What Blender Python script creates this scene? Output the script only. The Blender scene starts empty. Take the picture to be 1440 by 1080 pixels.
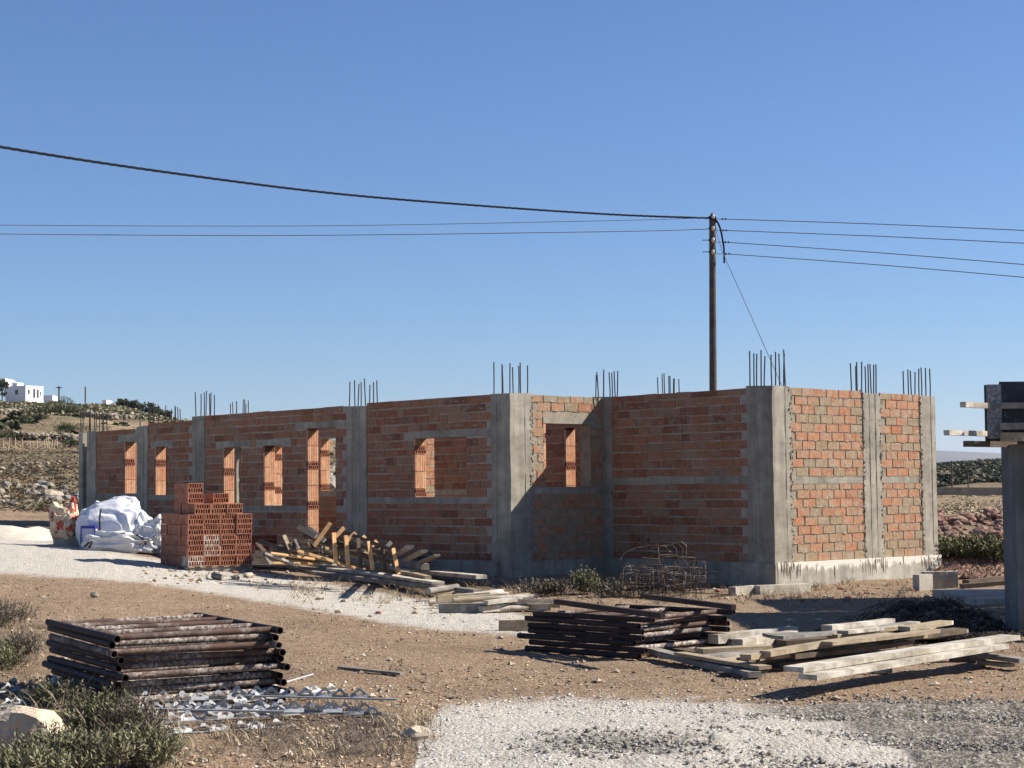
import bpy, math, random
from mathutils import Vector, Matrix, noise
import numpy as np
random.seed(7)
S = bpy.context.scene
COL = S.collection
R = math.radians
V = Vector
rnd = random.random
def ru(a, b): return a + (b - a) * rnd()

# ------------------------------------------------------------------ camera
FPX, CAMZ = 2500.0, 1.57
PITCH, ROLL = math.atan(150 / FPX), R(0.5)
_f = V((0, math.cos(PITCH), math.sin(PITCH))); _u0 = V((0, -math.sin(PITCH), math.cos(PITCH))); _r0 = V((1, 0, 0))
_r = _r0 * math.cos(ROLL) - _u0 * math.sin(ROLL); _u = _u0 * math.cos(ROLL) + _r0 * math.sin(ROLL)
cam = bpy.data.cameras.new('camera'); cam.sensor_width = 36; cam.lens = 36 * FPX / 1440; cam.clip_start = .1; cam.clip_end = 40000
co = bpy.data.objects.new('camera', cam); COL.objects.link(co); S.camera = co
co.matrix_world = Matrix(((_r.x, _u.x, -_f.x, 0), (_r.y, _u.y, -_f.y, 0), (_r.z, _u.z, -_f.z, CAMZ), (0, 0, 0, 1)))

def ray(px, py): return _f * FPX + _r * (px - 720) + _u * (540 - py)
def at(px, py, Y):
    d = ray(px, py); return V((0, 0, CAMZ)) + d * (Y / d.y)
def pz(px, py, z):
    d = ray(px, py); return V((0, 0, CAMZ)) + d * ((z - CAMZ) / d.z)
def proj(p):
    q = V(p) - V((0, 0, CAMZ)); k = q.dot(_f)
    return 720 + FPX * q.dot(_r) / k, 540 - FPX * q.dot(_u) / k

# ------------------------------------------------------------------ terrain height
TY = [2, 20, 26, 28, 30, 34, 38, 42, 50, 62, 75, 95, 125, 165, 240, 400, 600, 1000, 9000]
TH = {
 -1600: [0, .1, .35, .5, .65, .9, 1.15, 1.4, 2, 3, 4, 5.5, 8, 11, 17, 30, 36, 30, 30],
 0:    [0, .1, .35, .45, .55, .72, .9, 1.1, 1.4, 2.2, 2.8, 3.9, 5.6, 7.9, 12.7, 22, 26, 20, 20],
 150:  [0, .06, .30, .39, .47, .62, .80, .95, 1.2, 2.0, 2.6, 3.6, 5.2, 7.4, 11.8, 20.4, 22, 16, 14],
 250:  [0, .03, .21, .28, .34, .44, .6, .78, 1.1, 1.8, 2.4, 3.3, 4.8, 6.6, 10.4, 17.0, 17, 10, 8],
 460:  [0, .02, .08, .11, .14, .17, .3, .45, .9, 1.5, 2.0, 2.8, 4.0, 5.5, 8.5, 12, 11, 5, 4],
 720:  [0, 0, .02, .08, .18, .2, .25, .3, .5, .8, 1.1, 1.5, 2.2, 3, 4.5, 6, 6, 2, 0],
 1000: [0, 0, .0, .0, .05, .1, .1, .1, .2, .3, .4, .5, .7, 1, 1.6, 4.5, 7, 0, -5],
 1320: [0, 0, .02, .02, .04, .1, .1, .1, .25, .35, .42, .5, .65, .9, 2.2, 6, 9.0, 0, -12],
 1440: [0, 0, .05, .05, .08, .1, .1, .1, .25, .35, .42, .5, .65, .9, 2.4, 6.5, 10.6, 0, -12],
 3000: [0, 0, .05, .05, .08, .1, .1, .1, .25, .35, .42, .5, .65, .9, 2.4, 6.5, 12, 0, -12]}
TPX = sorted(TH)
TLY = [math.log(y) for y in TY]
def interp(xs, ys, x):
    if x <= xs[0]: return ys[0]
    if x >= xs[-1]: return ys[-1]
    for i in range(len(xs) - 1):
        if x <= xs[i + 1]:
            return ys[i] + (ys[i + 1] - ys[i]) * (x - xs[i]) / (xs[i + 1] - xs[i])
def base_h(x, y):
    y = max(y, 2.0)
    px = 720 + FPX * x / y; ly = math.log(y)
    px = max(TPX[0], min(TPX[-1], px))
    for i in range(len(TPX) - 1):
        if px <= TPX[i + 1]: break
    k = (px - TPX[i]) / (TPX[i + 1] - TPX[i])
    return interp(TLY, TH[TPX[i]], ly) * (1 - k) + interp(TLY, TH[TPX[i + 1]], ly) * k
MOUNDS = []   # x, y, rx, ry, h
def nz(x, y, z=0): return noise.noise(V((x, y, z)))
def sst(a, b, x):
    t = max(0, min(1, (x - a) / (b - a))); return t * t * (3 - 2 * t)
def h(x, y):
    z = base_h(x, y)
    d = math.hypot(x, y)
    z += .03 * nz(x * .5, y * .5) + .018 * nz(x * 1.7, y * 1.7, 3)
    if d > 45: z += min(.9, (d - 45) * .006) * (nz(x * .06, y * .06, 5) + .5 * nz(x * .15, y * .15, 8))
    for mx, my, rx, ry, mh in MOUNDS:
        q = ((x - mx) / rx) ** 2 + ((y - my) / ry) ** 2
        if q < 1: z += mh * (1 - q) ** 1.5 * (1 + .35 * nz(x * 2.3, y * 2.3, 9))
    return z
def gp(px, py, dz=0):
    d = ray(px, py); Y = 15.0
    if d.z >= -1e-4: Y = 300.0
    p = None
    lo, hi = 2.0, None
    Y = 2.0; prev = 2.0
    while Y < 2000:                      # march, then bisect
        q = V((0, 0, CAMZ)) + d * (Y / d.y)
        if q.z < h(q.x, q.y) + dz: hi = Y; lo = prev; break
        prev = Y; Y *= 1.06
    if hi is None:
        q = V((0, 0, CAMZ)) + d * (400 / d.y); return V((q.x, q.y, h(q.x, q.y)))
    for _ in range(14):
        m = (lo + hi) / 2; q = V((0, 0, CAMZ)) + d * (m / d.y)
        if q.z < h(q.x, q.y) + dz: hi = m
        else: lo = m
    q = V((0, 0, CAMZ)) + d * (hi / d.y)
    return V((q.x, q.y, h(q.x, q.y)))
def G(x, y, dz=0): return V((x, y, h(x, y) + dz))

# ------------------------------------------------------------------ materials
class NT:
    def __init__(s, name):
        s.m = bpy.data.materials.new(name); s.m.use_nodes = True; s.t = s.m.node_tree
        s.b = s.t.nodes['Principled BSDF']
        s.pos = s.n('NewGeometry')
        s.P = s.pos.outputs['Position']; s.ISL = s.pos.outputs['Random Per Island']
    def n(s, typ, **kw):
        nd = s.t.nodes.new('ShaderNode' + typ)
        for k, v in kw.items():
            if hasattr(nd, k) and not k[0].isupper(): setattr(nd, k, v)
            else: s.set(nd, k.replace('_', ' '), v)
        return nd
    def set(s, nd, k, v):
        i = nd.inputs[int(k[1:])] if k[0] == 'i' and k[1:].isdigit() else nd.inputs[k]
        if isinstance(v, bpy.types.NodeSocket): s.t.links.new(v, i)
        elif isinstance(v, tuple) and len(v) == 3 and i.type == 'RGBA': i.default_value = (*v, 1)
        else: i.default_value = v
    def noise(s, scale, detail=5, rough=.6, vec=None, stretch=None, dist=0):
        vec = vec or s.P
        if stretch: vec = s.n('Mapping', Vector=vec, Scale=stretch).outputs[0]
        return s.n('TexNoise', Vector=vec, Scale=scale, Detail=detail, Roughness=rough, Distortion=dist).outputs['Fac']
    def voro(s, scale, out='Distance', vec=None, rand=1):
        return s.n('TexVoronoi', Vector=vec or s.P, Scale=scale, Randomness=rand).outputs[out]
    def ramp(s, fac, stops, interp='LINEAR'):
        r = s.n('ValToRGB', Fac=fac); cr = r.color_ramp; cr.interpolation = interp
        while len(cr.elements) < len(stops): cr.elements.new(.5)
        for e, (p, c) in zip(cr.elements, stops):
            e.position = p; e.color = (*c, 1) if isinstance(c, tuple) else (c, c, c, 1)
        return r.outputs[0]
    def mix(s, f, a, b, mode='MIX'):
        m = s.n('Mix', data_type='RGBA', blend_type=mode)
        s.set(m, 'i0', f); s.set(m, 'i6', a); s.set(m, 'i7', b)
        return m.outputs[2]
    def math(s, op, a, b=0.0, clamp=False):
        m = s.n('Math', operation=op, use_clamp=clamp); s.set(m, 'i0', a); s.set(m, 'i1', b); return m.outputs[0]
    def out(s, col, rough=.9, bump=None, dist=.01, strength=1.0, metal=0, spec=.3):
        s.set(s.b, 'Base Color', col); s.set(s.b, 'Roughness', rough); s.set(s.b, 'Metallic', metal); s.set(s.b, 'Specular IOR Level', spec)
        if bump is not None:
            bp = s.n('Bump', Height=bump, Distance=dist, Strength=strength); s.set(s.b, 'Normal', bp.outputs[0])
        return s.m

def simple(name, c0, c1, scale=8, stretch=None, rough=.9, isl=.0, stain=None, st=(.55, .7), sscale=3, bump=.01, bscale=30, metal=0, spec=.3, sstretch=None):
    t = NT(name)
    c = t.ramp(t.noise(scale, 6, .65, stretch=stretch), [(.3, c0), (.7, c1)])
    if isl:
        k = t.ramp(t.ISL, [(0, 1 - isl), (1, 1 + isl)]); c = t.mix(1.0, c, k, 'MULTIPLY')
    if stain:
        f = t.ramp(t.noise(sscale, 6, .7, stretch=sstretch), [(st[0], 0.0), (st[1], 1.0)]); c = t.mix(f, c, stain)
    return t.out(c, rough, t.noise(bscale, 4, .7, stretch=stretch), bump, 1, metal, spec)

def brick_mat(name, ramp, mort, amt, sm_scale=2.2):
    t = NT(name)
    c = t.ramp(t.ISL, ramp)
    c = t.mix(.6, c, t.ramp(t.noise(11, 7, .75), [(.3, .45), (.7, 1.35)]), 'MULTIPLY')
    f = t.ramp(t.noise(sm_scale, 8, .75), [(amt, 0.0), (amt + .13, .85)])
    f2 = t.ramp(t.noise(22, 5, .7), [(.5, 0.0), (.75, .55)])
    f = t.math('MAXIMUM', f, f2)
    c = t.mix(f, c, mort)
    return t.out(c, .92, t.math('ADD', t.noise(60, 5, .7), t.math('MULTIPLY', f, .8)), .006, .8)
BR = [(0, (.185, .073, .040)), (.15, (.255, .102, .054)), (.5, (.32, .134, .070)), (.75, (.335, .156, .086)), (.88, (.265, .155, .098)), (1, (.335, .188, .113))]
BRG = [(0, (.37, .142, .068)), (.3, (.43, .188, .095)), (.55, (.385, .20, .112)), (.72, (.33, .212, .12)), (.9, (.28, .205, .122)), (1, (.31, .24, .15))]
M = {}
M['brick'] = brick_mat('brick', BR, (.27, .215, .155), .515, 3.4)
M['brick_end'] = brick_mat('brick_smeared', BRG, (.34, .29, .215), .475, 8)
M['clay'] = brick_mat('clay_block', [(0, (.27, .095, .055)), (.5, (.34, .125, .072)), (1, (.38, .16, .095))], (.42, .33, .25), .66, 4)
M['clay_pale'] = brick_mat('clay_pale', [(0, (.55, .30, .17)), (.5, (.52, .22, .12)), (1, (.62, .38, .22))], (.5, .4, .3), .7)
M['clay_white'] = brick_mat('clay_limed', [(0, (.4, .16, .09)), (1, (.42, .2, .12))], (.62, .56, .48), .44, 9)
def concrete(name, a, b, lime=None, seam=None):
    t = NT(name)
    c = t.ramp(t.noise(3.2, 8, .68), [(.25, a), (.75, b)])
    st = t.ramp(t.noise(7, 5, .6, stretch=(1, 1, .07)), [(.38, .72), (.6, 1.08)]); c = t.mix(.6, c, st, 'MULTIPLY')
    c = t.mix(.5, c, t.ramp(t.noise(2.1, 7, .75, stretch=(1, 1, 3.2), dist=.6), [(.38, .74), (.5, 1.0), (.64, 1.12)]), 'MULTIPLY')
    sp = t.ramp(t.noise(1.1, 6, .7), [(.42, 1.05), (.68, .66)]); c = t.mix(1, c, sp, 'MULTIPLY')
    sxy = t.n('VectorMath', operation='DOT_PRODUCT', i0=t.P, i1=(math.cos(R(42)) - math.sin(R(42)), math.sin(R(42)) + math.cos(R(42)), 0)).outputs['Value']
    brd = t.math('FRACT', t.math('MULTIPLY', t.math('ADD', sxy, t.math('MULTIPLY', t.noise(.8, 2), .03)), 7.3))
    bl = t.ramp(brd, [(0, .62), (.05, .7), (.09, 1.0)]); c = t.mix(t.ramp(t.noise(1.7, 3, .6), [(.42, .1), (.6, .75)]), c, bl, 'MULTIPLY')
    tone = t.n('TexWhiteNoise', noise_dimensions='1D', W=t.math('FLOOR', t.math('MULTIPLY', sxy, 7.3))).outputs['Value']; c = t.mix(.5, c, t.ramp(tone, [(0, .82), (1, 1.12)]), 'MULTIPLY')
    pits = t.ramp(t.voro(26), [(.05, .3), (.13, 1.0)]); c = t.mix(.55, c, pits, 'MULTIPLY')
    if lime:
        g = t.n('SeparateXYZ', Vector=t.P).outputs[2]
        f = t.math('ADD', t.math('MULTIPLY', t.math('SUBTRACT', g, lime[0]), lime[1]), t.math('SUBTRACT', t.noise(9, 6, .7, stretch=(1, 1, .16)), .5))
        f = t.ramp(f, [(.0, 0.0), (.12, 1.0)]); c = t.mix(f, c, lime[2])
    hgt = t.math('ADD', t.noise(45, 5, .7), t.math('MULTIPLY', t.noise(9, 3, .5, stretch=(1, 1, .05)), .7))
    return t.out(c, .9, hgt, .006, 1)
M['concrete'] = concrete('concrete', (.235, .21, .165), (.42, .385, .31))
M['plinth'] = concrete('plinth_concrete', (.34, .31, .26), (.48, .45, .38), lime=(.27, 2.6, (.66, .61, .52)))
M['mortar'] = simple('mortar', (.26, .225, .18), (.42, .36, .29), 7, bump=.012, bscale=25)
M['mortar_pale'] = simple('mortar_pale', (.20, .17, .125), (.37, .31, .23), 9, bump=.014, bscale=30)
M['rebar'] = simple('rebar_steel', (.018, .015, .014), (.05, .032, .024), 30, rough=.7, spec=.4)
M['rebar_blue'] = simple('rebar_blue_paint', (.02, .03, .10), (.03, .05, .2), 30, rough=.7)
def pipe(name, a, b, lime, lo, big):
    t = NT(name)
    c = t.ramp(t.noise(7, 6, .7), [(.3, a), (.7, b)]); c = t.mix(1, c, t.ramp(t.ISL, [(0, .7), (1, 1.3)]), 'MULTIPLY')
    c = t.mix(t.ramp(t.noise(3, 5, .6), [(.5, 0.0), (.7, .7)]), c, (.13, .065, .04))
    f = t.math('MULTIPLY', t.ramp(t.noise(38, 6, .75), [(.44, 0.0), (.58, 1.0)]), t.ramp(t.noise(2.6, 3, .6), [(lo, 0.0), (lo + big, 1.0)]))
    c = t.mix(f, c, lime)
    return t.out(c, .85, t.noise(60, 5, .7), .004, 1)
M['rust'] = simple('rusty_pipe', (.045, .026, .02), (.12, .07, .052), 6, rough=.8, stain=(.46, .41, .35), st=(.53, .62), sscale=30, bump=.004, bscale=60, isl=.35)
M['rust_lime'] = simple('limed_pipe', (.05, .03, .024), (.11, .07, .05), 6, rough=.85, stain=(.50, .46, .41), st=(.47, .58), sscale=34, bump=.004, bscale=60, isl=.3)
M['rust_dark'] = simple('dark_pipe', (.016, .012, .011), (.05, .03, .025), 6, rough=.7, stain=(.2, .15, .12), st=(.62, .7), sscale=14, bump=.003, bscale=60, isl=.3)
M['rust'] = pipe('rusty_pipe', (.05, .03, .023), (.12, .072, .053), (.50, .44, .37), .42, .22)
M['rust_lime'] = pipe('limed_pipe', (.06, .037, .03), (.13, .08, .06), (.52, .47, .41), .30, .2)
def wood(name, a, b, lime=None, st=(.5, .65)):
    t = NT(name)
    tc = t.n('TexCoord').outputs['Object']
    c = t.ramp(t.noise(5, 6, .65), [(.3, a), (.7, b)])
    k = t.ramp(t.ISL, [(0, .78), (1, 1.15)]); c = t.mix(1, c, k, 'MULTIPLY')
    gr = t.noise(6, 6, .7, stretch=(1, 1, 9)); c = t.mix(.6, c, t.ramp(gr, [(.35, .55), (.6, 1.1)]), 'MULTIPLY')
    if lime: c = t.mix(t.ramp(t.noise(4, 7, .7), [(st[0], 0.0), (st[1], .9)]), c, lime)
    c = t.mix(.5, c, t.ramp(t.noise(2.6, 7, .75), [(.34, .45), (.5, 1.0)]), 'MULTIPLY')
    return t.out(c, .88, t.math('ADD', gr, t.noise(50, 4, .7)), .004, .8)
M['wood_white'] = wood('limed_timber', (.30, .255, .19), (.46, .40, .31), (.60, .555, .47), (.44, .60))
M['wood_tan'] = wood('weathered_tan_timber', (.28, .21, .13), (.44, .35, .23), (.55, .49, .40), (.56, .72))
M['wood_grey'] = wood('weathered_grey_timber', (.17, .15, .125), (.32, .29, .245), (.5, .47, .41), (.58, .75))
M['wood_dark'] = wood('dark_timber', (.07, .05, .035), (.16, .115, .08))
M['wood_orange'] = wood('new_orange_timber', (.60, .33, .14), (.78, .49, .24))
M['bark'] = wood('pole_timber', (.06, .05, .042), (.12, .10, .085))
M['panel'] = simple('formwork_panel', (.012, .014, .02), (.035, .038, .05), 4, rough=.6, stain=(.16, .17, .18), st=(.56, .72), sscale=9, bump=.003)
M['panel_grey'] = simple('formwork_grey_panel', (.10, .11, .12), (.20, .21, .22), 9, rough=.7, stain=(.3, .3, .3), st=(.5, .6), sscale=30, bump=.003)
M['bag'] = simple('white_woven_plastic', (.56, .57, .62), (.72, .72, .75), 3, rough=.6, bump=.012, bscale=9, spec=.3)
M['bag_dirty'] = simple('white_dusty_plastic', (.55, .54, .52), (.78, .77, .75), 4, rough=.65, stain=(.36, .33, .3), st=(.6, .75), sscale=5, bump=.014, bscale=9)
M['paper'] = simple('cement_paper', (.46, .36, .24), (.66, .55, .40), 6, rough=.85, stain=(.40, .07, .05), st=(.53, .56), sscale=5, bump=.01, bscale=14)
M['paper_red'] = simple('red_paper', (.36, .05, .04), (.5, .10, .07), 9, rough=.8, stain=(.6, .5, .4), st=(.6, .66), sscale=9)
M['blue'] = simple('blue_plastic', (.03, .03, .20), (.06, .05, .30), 9, rough=.4)
M['lilac'] = simple('pale_plastic', (.42, .42, .55), (.52, .52, .62), 9, rough=.4)
M['strap'] = simple('black_strap', (.012, .012, .014), (.03, .03, .03), 9, rough=.7)
M['galv'] = simple('galvanised_steel', (.28, .28, .275), (.47, .47, .455), 14, rough=.6, metal=.1, spec=.4, isl=.15, bump=.002)
M['cable'] = simple('black_cable', (.006, .006, .007), (.014, .014, .015), 9, rough=.8, spec=.1)
M['wire'] = simple('aluminium_wire', (.05, .06, .09), (.09, .10, .14), 9, rough=.6)
M['ceramic'] = simple('insulator_ceramic', (.5, .45, .36), (.65, .58, .45), 9, rough=.3)
M['iron'] = simple('dark_iron', (.02, .02, .022), (.05, .05, .05), 20, rough=.6)
M['stone'] = simple('grey_limestone', (.12, .108, .09), (.27, .245, .205), 4, stain=(.12, .10, .085), st=(.55, .7), sscale=6, bump=.03, bscale=12, isl=.25)
M['stone_tan'] = simple('tan_limestone', (.34, .27, .19), (.58, .48, .35), 5, stain=(.16, .12, .09), st=(.56, .7), sscale=8, bump=.03, bscale=14, isl=.2)
M['stone_far'] = simple('pale_wall_stone', (.16, .135, .10), (.34, .285, .21), 2, bump=.05, bscale=6, isl=.4)
M['stone_red'] = simple('red_broken_rock', (.17, .09, .06), (.36, .22, .155), 5, stain=(.10, .065, .05), st=(.46, .66), sscale=8, bump=.03, bscale=12, isl=.35)
M['gravel'] = simple('pale_gravel', (.46, .43, .38), (.64, .60, .54), 7, isl=.28, bump=.004)
M['pebble'] = simple('brown_pebble', (.25, .175, .11), (.46, .345, .235), 7, isl=.4, bump=.004)
M['gravel_grey'] = simple('grey_gravel', (.18, .16, .13), (.36, .325, .275), 7, isl=.35, bump=.004)
M['concrete_shade_tone'] = concrete('shade_toned_concrete', (.13, .13, .125), (.20, .20, .19))  # concrete toned darker: the right-hand column's shade is put into its colour
M['soil'] = simple('dark_soil', (.035, .026, .02), (.10, .075, .055), 6, bump=.05, bscale=9)
M['sand'] = simple('pale_sand', (.52, .46, .37), (.66, .60, .50), 4, bump=.01, bscale=40)
M['white_wall'] = simple('whitewash', (.74, .74, .74), (.84, .84, .83), .4, bump=.001)
M['dark_glass'] = simple('dark_window', (.05, .055, .06), (.10, .10, .11), 2, rough=.2)
def leafm(name, a, b, c):
    t = NT(name)
    k = t.ramp(t.ISL, [(0, a), (.5, b), (1, c)])
    k = t.mix(.7, k, t.ramp(t.noise(2.2, 3, .6), [(.35, .6), (.65, 1.25)]), 'MULTIPLY')
    t.out(k, .8, None, spec=.2)
    t.set(t.b, 'Subsurface Weight', 0.0)
    return t.m
M['leaf'] = leafm('heath_leaf', (.085, .095, .04), (.15, .155, .07), (.24, .225, .125))
M['leaf_grey'] = leafm('dry_heath_leaf', (.09, .08, .045), (.14, .12, .075), (.20, .17, .12))
M['leaf_dark'] = leafm('dark_scrub_leaf', (.016, .026, .010), (.030, .042, .018), (.055, .065, .03))
M['leaf_scrub'] = leafm('olive_scrub_leaf', (.17, .16, .085), (.25, .23, .13), (.34, .30, .19))
M['straw'] = leafm('dry_straw', (.30, .22, .13), (.42, .33, .21), (.52, .42, .29))
M['twig'] = leafm('grey_twig', (.10, .075, .055), (.18, .14, .11), (.28, .235, .19))

# ------------------------------------------------------------------ mesh builder
class MB:
    def __init__(s): s.v = []; s.f = []; s.mi = []; s.sm = []
    def add(s, vs, fs, mi=0, smooth=False):
        o = len(s.v); s.v.extend([tuple(p) for p in vs])
        for f in fs: s.f.append([i + o for i in f]); s.mi.append(mi); s.sm.append(smooth)
    def box(s, c, sz, ax=None, mi=0, skip=()):
        c = V(c); X, Y, Z = ax or (V((1, 0, 0)), V((0, 1, 0)), V((0, 0, 1)))
        a, b, d = X * (sz[0] / 2), Y * (sz[1] / 2), Z * (sz[2] / 2)
        vs = [c - a - b - d, c + a - b - d, c + a + b - d, c - a + b - d, c - a - b + d, c + a - b + d, c + a + b + d, c - a + b + d]
        fs = [(0, 3, 2, 1), (4, 5, 6, 7), (0, 1, 5, 4), (1, 2, 6, 5), (2, 3, 7, 6), (3, 0, 4, 7)]
        s.add(vs, [f for i, f in enumerate(fs) if i not in skip], mi)
    def beam(s, p0, p1, w, t, up=V((0, 0, 1)), mi=0, warp=0):
        p0, p1 = V(p0), V(p1); d = (p1 - p0); L = d.length; d.normalize()
        x = d.cross(up).normalized(); z = x.cross(d).normalized()
        n = 5 if L > .8 else 2; vs = []
        e = min(.006, t * .15)
        for i in range(n):
            k = i / (n - 1); c = p0.lerp(p1, k) + z * (warp * math.sin(k * math.pi)) + x * (ru(-.002, .002))
            for a, b in ((-1, -1), (1, -1), (1, 1), (-1, 1)):
                j = ru(-.0015, .0015)
                vs.append(c + x * (a * w / 2 + j) + z * (b * t / 2 + j))
        fs = [(0, 3, 2, 1), tuple(range(4 * n - 4, 4 * n))]
        for i in range(n - 1):
            for a in range(4):
                b = (a + 1) % 4; fs.append((4 * i + a, 4 * i + b, 4 * i + 4 + b, 4 * i + 4 + a))
        s.add(vs, fs, mi)
    def tube(s, pts, r, n=8, mi=0, hollow=0, smooth=True, caps=True):
        pts = [V(p) for p in pts]; m = len(pts); rs = r if isinstance(r, (list, tuple)) else [r] * m
        d0 = (pts[1] - pts[0]).normalized(); up = V((0, 0, 1)) if abs(d0.z) < .9 else V((1, 0, 0))
        x = d0.cross(up).normalized(); vs = []
        for i, p in enumerate(pts):
            d = (pts[min(i + 1, m - 1)] - pts[max(i - 1, 0)]).normalized()
            x = (x - d * x.dot(d)).normalized(); y = d.cross(x)
            for k in range(n):
                a = 2 * math.pi * k / n; vs.append(p + (x * math.cos(a) + y * math.sin(a)) * rs[i])
        fs = [(i * n + k, i * n + (k + 1) % n, (i + 1) * n + (k + 1) % n, (i + 1) * n + k) for i in range(m - 1) for k in range(n)]
        s.add(vs, fs, mi, smooth)
        if hollow:
            for e, q, sg in ((0, 1, 1), (m - 1, m - 2, -1)):
                ri = rs[e] - hollow; d = (pts[q] - pts[e]).normalized(); ring = vs[e * n:(e + 1) * n]
                inn = [pts[e] + (V(v) - pts[e]) * (ri / rs[e]) for v in ring]; deep = [v + d * .12 for v in inn]
                F = []
                for k in range(n):
                    j = (k + 1) % n; F += [(k, j, n + j, n + k), (n + k, n + j, 2 * n + j, 2 * n + k)]
                F.append(tuple(range(2 * n, 3 * n)))
                s.add(ring + inn + deep, F, mi)
        elif caps:
            s.add(vs[:n], [tuple(range(n - 1, -1, -1))], mi); s.add(vs[-n:], [tuple(range(n))], mi)
    def rock(s, c, sz, mi=0, sub=1, rough=.25, seed=None, ang=None):
        vs, fs = ICO[sub]; c = V(c); q = seed if seed is not None else ru(0, 900)
        m = Matrix.Rotation(ang if ang is not None else ru(0, 6.28), 3, 'Z') @ Matrix.Rotation(ru(-.4, .4), 3, 'X')
        o = []
        for v in vs:
            k = 1 + rough * (noise.noise(v * 1.3 + V((q, 0, 0))) * 1.4 + .5 * noise.noise(v * 3 + V((0, q, 0))))
            w = V((v.x * sz[0], v.y * sz[1], v.z * sz[2])) * k
            o.append(c + m @ w)
        s.add(o, fs, mi, False)
    def build(s, name, mat, parent=None, origin=None):
        me = bpy.data.meshes.new(name)
        if not s.v: s.v = [(0, 0, 0)]
        a = np.array(s.v, dtype=np.float64)
        if parent is not None: org = V(parent.matrix_world.translation) if parent.parent is None else parent['_o']
        elif origin is not None: org = V(origin)
        else: mn, mx = a.min(0), a.max(0); org = V(((mn[0] + mx[0]) / 2, (mn[1] + mx[1]) / 2, mn[2]))
        org = V(org); a = a - np.array(org)
        me.from_pydata([tuple(p) for p in a], [], s.f)
        mats = mat if isinstance(mat, list) else [mat]
        for q in mats: me.materials.append(q)
        if len(mats) > 1: me.polygons.foreach_set('material_index', s.mi)
        me.polygons.foreach_set('use_smooth', s.sm)
        me.update()
        o = bpy.data.objects.new(name, me); COL.objects.link(o)
        if parent is None: o.location = org
        else:
            o.parent = parent
        return o
def _ico(sub):
    import bmesh
    bm = bmesh.new(); bmesh.ops.create_icosphere(bm, subdivisions=sub, radius=1)
    bm.verts.ensure_lookup_table()
    r = ([v.co.copy() for v in bm.verts], [tuple(v.index for v in f.verts) for f in bm.faces]); bm.free(); return r
ICO = {1: _ico(1), 2: _ico(2), 3: _ico(3)}
OCT = ([V((1, 0, 0)), V((-1, 0, 0)), V((0, 1, 0)), V((0, -1, 0)), V((0, 0, 1)), V((0, 0, -1))], [(0, 2, 4), (2, 1, 4), (1, 3, 4), (3, 0, 4), (2, 0, 5), (1, 2, 5), (3, 1, 5), (0, 3, 5)])

def tag(o, label=None, cat=None, group=None, kind=None):
    if label: o['label'] = label
    if cat: o['category'] = cat
    if group: o['group'] = group
    if kind: o['kind'] = kind
    return o
def empty(name, loc, label, cat, group=None):
    o = bpy.data.objects.new(name, None); COL.objects.link(o); o.location = loc; o.empty_display_size = .2
    bpy.context.view_layer.update() if False else None
    o.matrix_world = Matrix.Translation(V(loc))
    return tag(o, label, cat, group)
class SubOrigin:      # sub-parts share the origin of their thing, so no offsets are needed
    pass
def part(mb, name, mat, root, par=None):
    """mesh in world coordinates -> child of root (or of one of root's parts)."""
    o = mb.build(name, mat, None, root.location.copy())
    o.location = (0, 0, 0); o.parent = par or root
    return o
def copy_tree(o, parent=None):
    c = o.copy(); COL.objects.link(c)
    if parent is not None: c.parent = parent
    for ch in list(o.children): copy_tree(ch, c)
    return c
ORD = ['', 'first', 'second', 'third', 'fourth', 'fifth', 'sixth', 'seventh', 'eighth', 'ninth', 'tenth', 'eleventh', 'twelfth']

# ------------------------------------------------------------------ the house under construction
TH0 = R(42); uu = V((math.cos(TH0), math.sin(TH0), 0)); vv = V((-math.sin(TH0), math.cos(TH0), 0)); ZZ = V((0, 0, 1))
P0 = V((4.10, 28.0, 0))
def W(a, b, z): return P0 + uu * a + vv * b + ZZ * z
house = empty('unfinished_house', W(0, 3.77, .1), 'unfinished roofless house of red hollow brick and grey concrete columns with rebar on top', 'house')

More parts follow.
